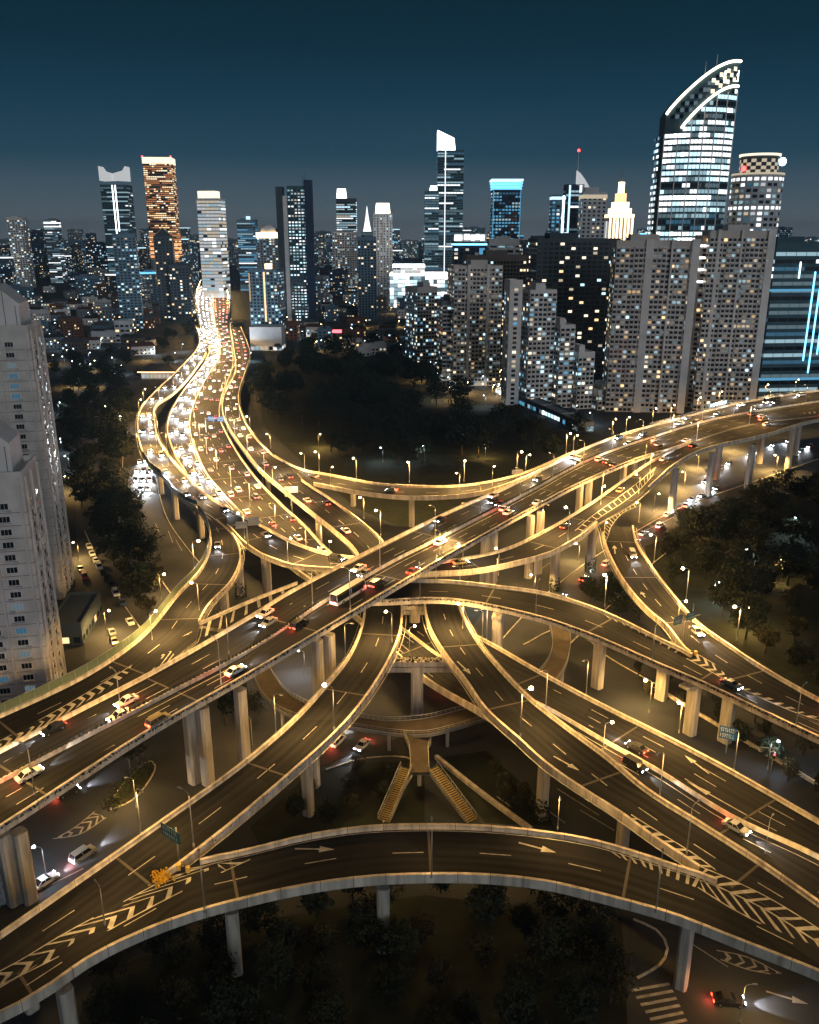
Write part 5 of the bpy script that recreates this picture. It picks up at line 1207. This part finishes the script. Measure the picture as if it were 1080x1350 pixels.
def house(px, py, w_, dp, h, rz, fc, pl, label, gable=True, rc='dark'):
    p = U(px, py); b = Blk(p.x, p.y+dp/2, w_, dp, 0, h, rz); r = thing('house' if gable else 'low_block', label, 'house' if gable else 'block', (0,0,0), 0, 'low houses of the old quarter')
    solid(r, 'wall', b, bmat(fc, FAC[fc]), par=0 if gable else .8); windows(r, b, rnd, bay=3.6, fl=3.1, ww=.45, wh=.45, pal=pl, topgap=.3)
    if gable:
        mb = MB(); W2, D2 = w_/2+.5, dp/2+.5; e = [b.P(u, v, h+.01) for u, v in ((-W2,-D2),(W2,-D2),(W2,D2),(-W2,D2))]; k0, k1 = b.P(-W2+1.5, 0, h+dp*.28), b.P(W2-1.5, 0, h+dp*.28)
        mb.quad(e[0], e[1], k1, k0); mb.quad(e[2], e[3], k0, k1); mb.poly([e[1], e[2], k1]); mb.poly([e[3], e[0], k0]); mb.quad(*e[::-1]); mb.build('roof', bmat('roof '+rc, dict(dark=(.05,.05,.055), red=(.14,.06,.045), grey=(.10,.10,.11))[rc], .25, .6), r)
    else: boxpart(r, 'lift_house', b, b.w*.2, 0, h+.01, 4, 4, 3, bmat(fc, FAC[fc]))
    HOUSES.append((p.x, p.y)); return r
n_ = 0
for i in range(400):
    px, py = rnd.choice(((rnd.uniform(50, 250), rnd.uniform(402, 470)), (rnd.uniform(310, 540), rnd.uniform(392, 462)), (rnd.uniform(310, 540), rnd.uniform(380, 420)), (rnd.uniform(40, 250), rnd.uniform(385, 420))))
    p = U(px, py); 
    if not free(px, p.y, 12) or any((p.x-x)**2+(p.y-y)**2 < 26**2 for x, y in HOUSES) or (320 < px < 376 and py < 450): continue
    gb = rnd.random() < .7; fc = rnd.choice(('grey','brown','pale','blue','brick')); n_ += 1
    if n_ > 90: break
    house(px, py, rnd.uniform(12, 26), rnd.uniform(9, 13), rnd.uniform(6, 12) if gb else rnd.uniform(10, 20), rnd.uniform(-.5, .5), fc, 'low', whereabouts(px, f'low {fc} {"gabled house" if gb else "flat roofed block"}'), gb, rnd.choice(('dark','red','grey')))
r = thing('office_block', 'white low block with raised end and strip windows left of the highway', 'office block'); p = U(147, 452); b = Blk(p.x-8, p.y+8, 26, 14, 0, 11); solid(r, 'wall', b, bmat('white', FAC['white'])); windows(r, b, rnd, bay=3.2, fl=3.4, ww=.6, wh=.45, pal='homed'); b2 = Blk(p.x+13, p.y+7, 16, 15, 0, 22); solid(r, 'raised_wing', b2, bmat('white', FAC['white'])); windows(r, b2, rnd, bay=4.5, fl=5, ww=.7, wh=.45, pal='homed')
r = thing('office_block', 'low hall with red roof sign near the park', 'office block'); p = U(447, 452); b = Blk(p.x, p.y+10, 22, 14, 0, 9); solid(r, 'wall', b, bmat('brown', FAC['brown'])); windows(r, b, rnd, pal='low'); boxpart(r, 'red_sign', b, 0, -b.dp/2+.6, b.z1+1, 18, .6, 3.2, wmat('red', 3))
for px, py, w_ , h in ((464,464,18,11),(493,468,22,10),(478,470,12,7)):
    p = U(px, py); b = Blk(p.x, p.y+8, w_, 12, 0, h, .2); r = thing('low_block', whereabouts(px, 'small cream block at the park edge'), 'block'); solid(r, 'wall', b, bmat('pale', FAC['pale'])); windows(r, b, rnd, bay=3.2, pal='low')
r = thing('tea_house', 'low hip roofed hall outlined with amber lights left of the highway', 'hall'); p = U(208, 500); b = Blk(p.x, p.y+9, 26, 16, 0, 6); solid(r, 'wall', b, bmat('pale', FAC['pale']), par=0); mb = MB(); e = [b.P(u, v, 6.02) for u, v in ((-15,-10),(15,-10),(15,10),(-15,10))]; k0, k1 = b.P(-7,0,11), b.P(7,0,11); mb.quad(e[0],e[1],k1,k0); mb.quad(e[2],e[3],k0,k1); mb.poly([e[1],e[2],k1]); mb.poly([e[3],e[0],k0]); mb.quad(*e[::-1]); mb.build('roof', bmat('roof dark', (.05,.05,.055)), r); mb = MB(); [mb.tube([e[i]-Z*.3, e[(i+1) % 4]-Z*.3], .28, 5) for i in (0, 1, 3)]; mb.build('eave_light', wmat('warm', 3), r); windows(r, b, rnd, bay=3, fl=4.5, ww=.7, wh=.6, pal='white', topgap=.2)
# the service yard by the towers
r = thing('annex_building', 'dark flat roofed annex at the foot of the pale towers', 'annex'); p = U(88, 845); b = Blk(p.x, p.y+8, 9, 22, 0, 6, .1); solid(r, 'wall', b, bmat('dark', FAC['dark'])); windows(r, b, rnd, bay=3, pal='homed')

# ------------------------------------------------------------------ trees
def tree_mesh(seed, h, cr_, leaf, n_cl, tall=1.0):
    rn = random.Random(seed); tk = MB(); th = h*.38; tk.tube([(0,0,-.1),(rn.uniform(-.15,.15),rn.uniform(-.15,.15),th*.5),(rn.uniform(-.3,.3),rn.uniform(-.3,.3),th),(0,0,h*.8)], .26, 7, r2=.06)
    for k in range(5):
        a = k*1.26+rn.uniform(-.3,.3); tk.tube([(0,0,th*.8),(math.cos(a)*cr_*.35,math.sin(a)*cr_*.35,th*1.25),(math.cos(a)*cr_*.7,math.sin(a)*cr_*.7,h*.62)], .11, 5, r2=.03)
    cn = MB()
    for _ in range(n_cl):
        while True:
            v = Vector((rn.uniform(-1,1), rn.uniform(-1,1), rn.uniform(-1,1)))
            if .25 < v.length < 1: break
        c = Vector((v.x*cr_, v.y*cr_, h*.62+v.z*h*.36*tall)); R1 = rn.uniform(.5, 1.05)*cr_*.30; mi = 0 if rn.random() < .62 else 1
        for _ in range(18):
            o = Vector((rn.gauss(0,1), rn.gauss(0,1), rn.gauss(0,.75)))*R1*.6; e = Vector([rn.uniform(-1,1) for _ in range(3)]).normalized()*leaf*rn.uniform(.6,1.3); g = e.orthogonal().normalized()*leaf*.55
            p = c+o; cn.quad(p-e, p-g, p+e, p+g, mi)
    return tk, cn
TREES = []
for sd, h, c, lf, n, t, mA, mB_ in ((1,11,4.6,.42,75,1,'leaf_a','leaf_b'),(2,9,3.9,.40,65,1,'leaf_b','leaf_a'),(3,13,5.0,.46,85,1,'leaf_a','leaf_b'),(4,8,3.2,.36,60,1,'leaf_c','leaf_b'),(5,10,1.7,.30,60,1.15,'leaf_a','leaf_b')):
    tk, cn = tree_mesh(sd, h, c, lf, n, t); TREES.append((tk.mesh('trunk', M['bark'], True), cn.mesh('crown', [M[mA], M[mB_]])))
NT = [0]
def tree(x, y, k, s, label, group):
    r = thing('tree', label, 'tree', (x, y, 0), rnd.uniform(0, 6.28), group); r.scale = (s*rnd.uniform(.9,1.1), s*rnd.uniform(.9,1.1), s*rnd.uniform(.85,1.15)); link('trunk', TREES[k][0], r); link('crown', TREES[k][1], r); NT[0] += 1
def inpoly(x, y, P):
    c = False; j = len(P)-1
    for i in range(len(P)):
        if (P[i][1] > y) != (P[j][1] > y) and x < (P[j][0]-P[i][0])*(y-P[i][1])/(P[j][1]-P[i][1])+P[i][0]: c = not c
        j = i
    return c
TP = []
ROADPTS = [(c.x, c.y, (a-b).length/2) for rd in (rB, rH, rH1, rD, rC1, rD2, rJ, rK, rA, rG) for (a, b, _, _), c in zip(rd.sec[::2], rd.c[::2])]
def grove(poly, gap, lim, label, group, kinds=(0,1,2,2,0,3), s0=.8, s1=1.15, under=False):
    P = [tuple(U(x, y).xy) for x, y in poly]; xs = [p[0] for p in P]; ys = [p[1] for p in P]; n = 0
    for _ in range(9000):
        if n >= lim: break
        x, y = rnd.uniform(min(xs), max(xs)), rnd.uniform(min(ys), max(ys))
        if not inpoly(x, y, P) or any((x-a)**2+(y-b)**2 < gap*gap for a, b in TP) or any((x-a)**2+(y-b)**2 < 26**2*.3 for a, b in HOUSES): continue
        if not under and any((x-a)**2+(y-b)**2 < (w2+5.)**2 for a, b, w2 in ROADPTS): continue
        TP.append((x, y)); tree(x, y, rnd.choice(kinds), rnd.uniform(s0, s1), label, group); n += 1
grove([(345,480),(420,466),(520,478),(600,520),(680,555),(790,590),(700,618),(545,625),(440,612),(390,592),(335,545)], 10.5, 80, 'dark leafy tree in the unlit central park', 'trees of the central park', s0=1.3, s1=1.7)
grove([(92,650),(88,560),(95,480),(165,500),(176,545),(160,650),(182,705),(200,760),(205,800),(170,770),(130,725),(108,690)], 6.6, 70, 'dark leafy tree beside the pale apartment towers', 'trees by the pale towers', s0=.95, s1=1.35)
grove([(120,665),(150,640),(183,700),(205,758),(214,800),(192,818),(166,780),(140,722)], 6, 24, 'dark leafy tree between the parked cars and the city curve street', 'trees between the parked cars and the street', s0=.85, s1=1.1, under=True)
grove([(870,720),(935,697),(1010,662),(1090,645),(1120,760),(1100,930),(1010,870),(930,820),(880,770)], 8.6, 48, 'dark leafy tree in the park by the curved ramp', 'trees of the park by the curved ramp', s0=.9, s1=1.3)
grove([(100,1345),(150,1265),(300,1205),(560,1170),(760,1180),(826,1225),(815,1345),(700,1420),(130,1420)], 6.4, 52, 'nearly black tree in front of the arc ramp', 'trees in front of the arc ramp', s0=.6, s1=.76, under=True)
grove([(60,470),(250,440),(240,480),(165,505),(70,520)], 13, 12, 'dim tree among the low houses left of the highway', 'trees among the houses')
grove([(320,470),(330,440),(540,440),(560,490),(430,466)], 13, 14, 'dim tree at the city edge of the central park', 'trees at the park edge')
grove([(430,1015),(540,1015),(500,1080),(380,1100)], 5, 8, 'low dark tree on the grass under the long ramp', 'trees under the ramps', kinds=(1,3), s0=.45, s1=.65, under=True)
grove([(640,1015),(690,1050),(712,1075),(670,1075)], 4, 6, 'low bushy tree beside the centre ramp pier', 'trees under the ramps', kinds=(1,3), s0=.35, s1=.5, under=True)
grove([(820,885),(870,930),(960,985),(1080,1060),(1100,1000),(960,925)], 7, 14, 'dim tree on the walk behind the low highway', 'trees behind the low highway', kinds=(1,3,4), s0=.5, s1=.8, under=True)
grove([(765,790),(830,790),(850,830),(790,800)], 6, 6, 'tree in the gap between arched and curved ramps', 'trees in the ramp gap', s0=.7, s1=.9, under=True)
for x, y in ((297,955),(308,950),(318,943),(172,1012),(182,1008),(190,1003)): p = U(x, y); tree(p.x, p.y, 4, .95, 'slim dark cypress on the street island under the top highway', 'cypresses on the street islands')
def bush(px, py, s, label, m='leaf_b', z=0.0, group=None, n=320):
    rn = random.Random(int(px*7+py)); mb = MB()
    for _ in range(n):
        v = Vector((rn.gauss(0,.45), rn.gauss(0,.45), abs(rn.gauss(0,.45)))); e = Vector([rn.uniform(-1,1) for _ in range(3)]).normalized()*.22; g = e.orthogonal().normalized()*.12; c = v*s; mb.quad(c-e, c-g, c+e, c+g)
    o = mb.build('shrub', [M[m]]); o.location = U(px, py, z); return tag(o, label, 'shrub', group)
bush(213, 1160, 1.5, 'bright yellow flowering shrub at the striped nose of the front ramps', 'leaf_y', 12.9)
for i, (x, y) in enumerate(((150,1062),(158,1052),(166,1042),(174,1034),(183,1024),(192,1015),(330,925),(338,935),(345,918))): bush(x, y, 2.2, f'rounded green shrub, {nth(i)} on the street island under the top highway', 'leaf_b', 0, 'island shrubs')
isl = sheet('traffic_island', [(146,1068),(152,1048),(176,1020),(196,1004),(204,1010),(196,1030),(172,1056)], 'soil', .12, 'planted street island', 'traffic island')

# ------------------------------------------------------------------ signs and gantries
def glyphs(o_, t, n, w, h, mb, rows=2, seed=1):
    'little white blocks of road sign lettering, too small to read in the photo'
    rn = random.Random(seed)
    for r_ in range(rows):
        x = .08*w
        while x < w*.85:
            gw = w*.085; z = h*(1-(r_+1)/(rows+.15))+h*.07
            for q in range(3):
                a, b = rn.uniform(0, .5), rn.uniform(.5, 1); zz = z+h*.30*q/2.6
                mb.quad(*[o_+t*(x+gw*u)+n*.06+Z*(zz+v) for u, v in ((a,0),(b,0),(b,h*.05),(a,h*.05))])
            u = rn.choice((.15,.5,.8)); mb.quad(*[o_+t*(x+gw*(u+e))+n*.06+Z*(z+v) for e, v in ((-.06,0),(.06,0),(.06,h*.3),(-.06,h*.3))])
            x += gw*1.35
def panel(root, o_, t, w, h, front, back=None, text=True, seed=1):
    n = Vector((t.y, -t.x, 0)); mb = MB(); c = o_+t*w/2+Z*h/2; mb.box(c, (w, .1, h), math.atan2(t.y, t.x)); s_ = mb.build('sign_panel', M[front], root)
    if text: g = MB(); glyphs(o_, t, n, w, h, g, 2, seed); g.build('lettering', M['sign_w'], s_)
    return s_
def post(root, p, h, r=.16): mb = MB(); mb.tube([p, p+Z*h], r, 8); mb.build('post', M['steel'], root, True)
# blue signs at the nose above the arched ramp
r = thing('road_sign', 'pair of blue green direction signs at the nose of the arched and curved ramps', 'road sign'); p = onroad(rJ, 899, 848); post(r, p, 7.5); q = onroad(rD2, 910, 838)
post(r, q, 8.5); t = (U(921,803,22)-U(889,818,21)); t.z = 0; t.normalize(); o_ = U(888, 825, 20.6); panel(r, o_, t, 2.7, 2.1, 'sign_g', seed=2); panel(r, U(905, 819, 21.2), t, 2.9, 2.0, 'sign_g', seed=3); mb = MB(); mb.tube([U(888,820,21.6), U(923,810,22.0)], .1, 6); mb.build('cross_bar', M['steel'], r)
# gantry seen from behind at the left nose
r = thing('sign_gantry', 'cream backed sign gantry at the nose of the left ramps', 'sign gantry'); p = onroad(rD, 327, 722); post(r, p, 8, .2); o_ = U(311, 697, 21.5); t = Vector((1, .25, 0)).normalized(); panel(r, o_, t, 3.4, 2.2, 'sign_back', text=False); panel(r, U(327, 693, 22), t, 3.6, 2.6, 'sign_back', text=False); mb = MB(); mb.tube([o_+Z*1.2-t, o_+t*8+Z*1.4], .13, 6); mb.build('cross_bar', M['steel'], r)
r = thing('sign_gantry', 'pale sign box between the low highway and the park side ramp', 'sign gantry'); p = U(386, 690); post(r, p, 11, .2); panel(r, Vector((p.x-2.6, p.y, 11)), Vector((1,0,0)), 5.2, 4.2, 'sign_back', text=False)
r = thing('sign_gantry', 'blue direction signs over the crowded highway lanes', 'sign gantry'); a, b = onroad(rB2, 272, 570), onroad(rB2, 300, 571); post(r, a, 8, .2); post(r, b, 8, .2); t = (b-a); t.z = 0; L = t.length; t.normalize(); mb = MB(); mb.tube([a+Z*7.6, b+Z*7.6], .18, 6); mb.build('cross_bar', M['steel'], r); panel(r, a+t*L*.12+Z*6.2, t, L*.32, 2.6, 'sign_b', seed=5); panel(r, a+t*L*.55+Z*6.2, t, L*.32, 2.6, 'sign_b', seed=6)
r = thing('road_sign', 'dark sign on a rust coloured post at the nose of the front ramps', 'road sign'); p = onroad(rG, 236, 1133); post(r, p, 6.0, .14); a = p+Z*4.2+Vector((-2.6,.9,0)); panel(r, a, Vector((.80,-.6,0)).normalized(), 4.6, 2.2, 'sign_g', seed=8)
r = thing('road_sign', 'blue direction sign beside a pier on the walk below the arched ramp', 'road sign'); p = U(957, 993); post(r, p, 7, .14); panel(r, Vector((p.x-2.2, p.y-.3, 4.2)), Vector((.9,-.43,0)), 3.6, 3.0, 'sign_b', seed=9)
r = thing('road_sign', 'small cream sign board on the far parapet of the topmost highway', 'road sign'); p = onroad(rA, 681, 634); post(r, p, 4.5, .12); panel(r, p+Z*2.6+Vector((-1.8,-.2,0)), Vector((1,0,0)), 4.0, 1.6, 'sign_back', text=False)
r = thing('led_sign', 'blue lit message board on the rail of the topmost highway by the flats', 'message board'); a, b = onroad(rA, 934, 541), onroad(rA, 958, 535); t = (b-a); t.z = 0; L = t.length; t.normalize(); n = Vector((t.y, -t.x, 0)); mb = MB(); mb.box((a+b)/2+Z*2.4, (L, .3, 1.9), math.atan2(t.y, t.x)); bd = mb.build('board', M['sign_b'], r); mb = MB()
for k in range(6): o_ = a+t*L*(.06+k*.155)+n*.2+Z*1.75; mb.quad(o_, o_+t*L*.10, o_+t*L*.10+Z*1.2, o_+Z*1.2)
mb.build('lettering', wmat('cool', 3), bd)
# traffic signal on the walk
r = thing('traffic_light', 'traffic signal with red lamp on a mast arm behind the low highway', 'traffic light'); p = U(1016, 1020); post(r, p, 6.5, .12); mb = MB(); mb.tube([p+Z*6.2, p+Z*6.2+Vector((-5,.5,.1))], .08, 6); mb.build('mast_arm', M['steel'], r); mb = MB(); mb.box(p+Z*4.6+Vector((0,-.3,0)), (.5,.4,1.5)); hb = mb.build('signal_head', M['dark'], r); mb = MB(); mb.ball(p+Z*5.0+Vector((0,-.52,0)), .22); mb.build('red_lamp', M['red'], hb)
# crash cushion at the gore and small barriers
for px, py, rd, lb in ((907,862,rJ,'yellow and black crash cushion at the nose of the arched and curved ramps'), (236,1146,rG,'crash cushion at the nose of the front ramps')):
    r = thing('crash_cushion', lb, 'crash cushion'); p = onroad(rd, px, py)
    for k in range(3): mb = MB(); mb.tube([p+Vector((k*.8,-k*.3,0)), p+Vector((k*.8,-k*.3,1.0))], .38, 10); mb.build('barrel', M['paint_y'] if k % 2 == 0 else M['dark'], r)
# small far street lamps among trees and houses
FARL = [(70,474),(108,486),(118,470),(126,505),(130,560),(78,540),(95,505),(152,500),(160,488),(190,470),(205,462),(82,590),(150,575),(160,560),(92,615),(140,545),(230,470),(240,458),(420,585),(505,603),(560,602),(640,598),(585,478),(545,470),(615,512),(600,500),(640,530),(870,612),(760,545),(780,555),(1030,760),(975,745),(940,790),(985,830),(1045,700),(330,470),(345,455),(365,450),(400,440),(425,430),(470,445),(510,440),(525,425),(380,415),(440,405),(500,400)]
for i, (x, y) in enumerate(FARL): lamp(U(x, y+6), 7.5, rnd.uniform(0, 6.28), f'small far street lamp, {nth(i)} among the trees and low houses', 'lampw' if i % 3 else 'lamp', .16 if y > 470 else .3, 'small far street lamps')

hz = MB(); hz.box((0, 7950, 155), (18400, 16500, 312)); hm_ = bpy.data.materials.new('haze air'); hm_.use_nodes = True; ht = hm_.node_tree; ht.nodes.clear(); ho = ht.nodes.new('ShaderNodeOutputMaterial'); hv = ht.nodes.new('ShaderNodeVolumePrincipled')
hv.inputs['Color'].default_value = (.55, .80, .95, 1); hv.inputs['Density'].default_value = .00006; hv.inputs['Anisotropy'].default_value = .2; ht.links.new(hv.outputs[0], ho.inputs['Volume'])
ho_ = hz.build('haze', hm_); tag(ho_, 'thin night haze over the whole city', 'haze', kind='stuff')

# kerbs, hedges and low walls on the ground
def kerb(pts, label, h=.15, wd=.3, mt='concrete', name='kerb', cat='kerb', kind='structure'):
    P = [U(x, y) for x, y in pts]; P = [q[0] for q in resample(cr_line(P), 2.0)]; mb = MB()
    for a, b in zip(P, P[1:]):
        d = (b-a).normalized(); o = Vector((d.y, -d.x, 0))*wd/2
        mb.quad(a-o, a-o+Z*h, b-o+Z*h, b-o); mb.quad(a-o+Z*h, a+o+Z*h, b+o+Z*h, b-o+Z*h); mb.quad(a+o+Z*h, a+o, b+o, b+o+Z*h)
    tag(mb.build(name, M[mt]), label, cat, kind=kind)
cr_line = lambda P: cr(P, 8)
kerb([(165,562),(163,640),(182,700),(205,752),(232,792)], 'kerb between the dark trees and the street beside the city curve')
kerb([(200,560),(205,622),(220,682),(245,720),(272,752)], 'kerb on the viaduct side of the street beside the city curve')
kerb([(146,1068),(152,1048),(176,1020),(197,1003),(205,1010),(196,1031),(172,1057),(146,1068)], 'kerb round the planted street island')
kerb([(575,1000),(640,1052),(700,1096)], 'low planted wall beside the footbridge stairs', .9, .8)
kerb([(860,905),(930,948),(1010,995),(1100,1050)], 'low wall along the walk behind the low highway', .8, .5)
kerb([(690,850),(735,830),(770,840),(800,865),(870,905)], 'kerb along the walk below the arched ramp')
kerb([(640,868),(700,802),(770,744),(850,694),(905,666),(985,638),(1100,598)], 'kerb along the upper side of the park street')
kerb([(740,860),(800,802),(868,737),(935,692),(1010,657),(1100,642)], 'kerb along the park side of the park street')
kerb([(430,1015),(480,1000),(545,1002),(505,1085)], 'kerb round the grass under the long ramp')
kerb([(835,1212),(865,1226),(880,1248),(872,1270),(840,1290)], 'rounded pavement corner under the front arc ramp', .15, .4)
kerb([(112,700),(128,737),(160,792),(205,855)], 'kerb beside the parked cars on the side street')

k = 0
for i in range(90):
    x, y = rnd.choice(((rnd.uniform(55, 235), rnd.uniform(392, 520)), (rnd.uniform(320, 540), rnd.uniform(392, 470)), (rnd.uniform(540, 700), rnd.uniform(490, 540))))
    p = U(x, y)
    if free(x, p.y, 10) and not any((p.x-a)**2+(p.y-b)**2 < 90 for a, b in HOUSES):
        lamp(p, 8.5, rnd.uniform(0, 6.28), f'tiny bluish street lamp, {nth(k)} scattered over the old quarter', 'lampw' if k % 4 else 'lamp', 0.1 if k % 3 == 0 else 0, 'tiny street lamps of the old quarter'); k += 1
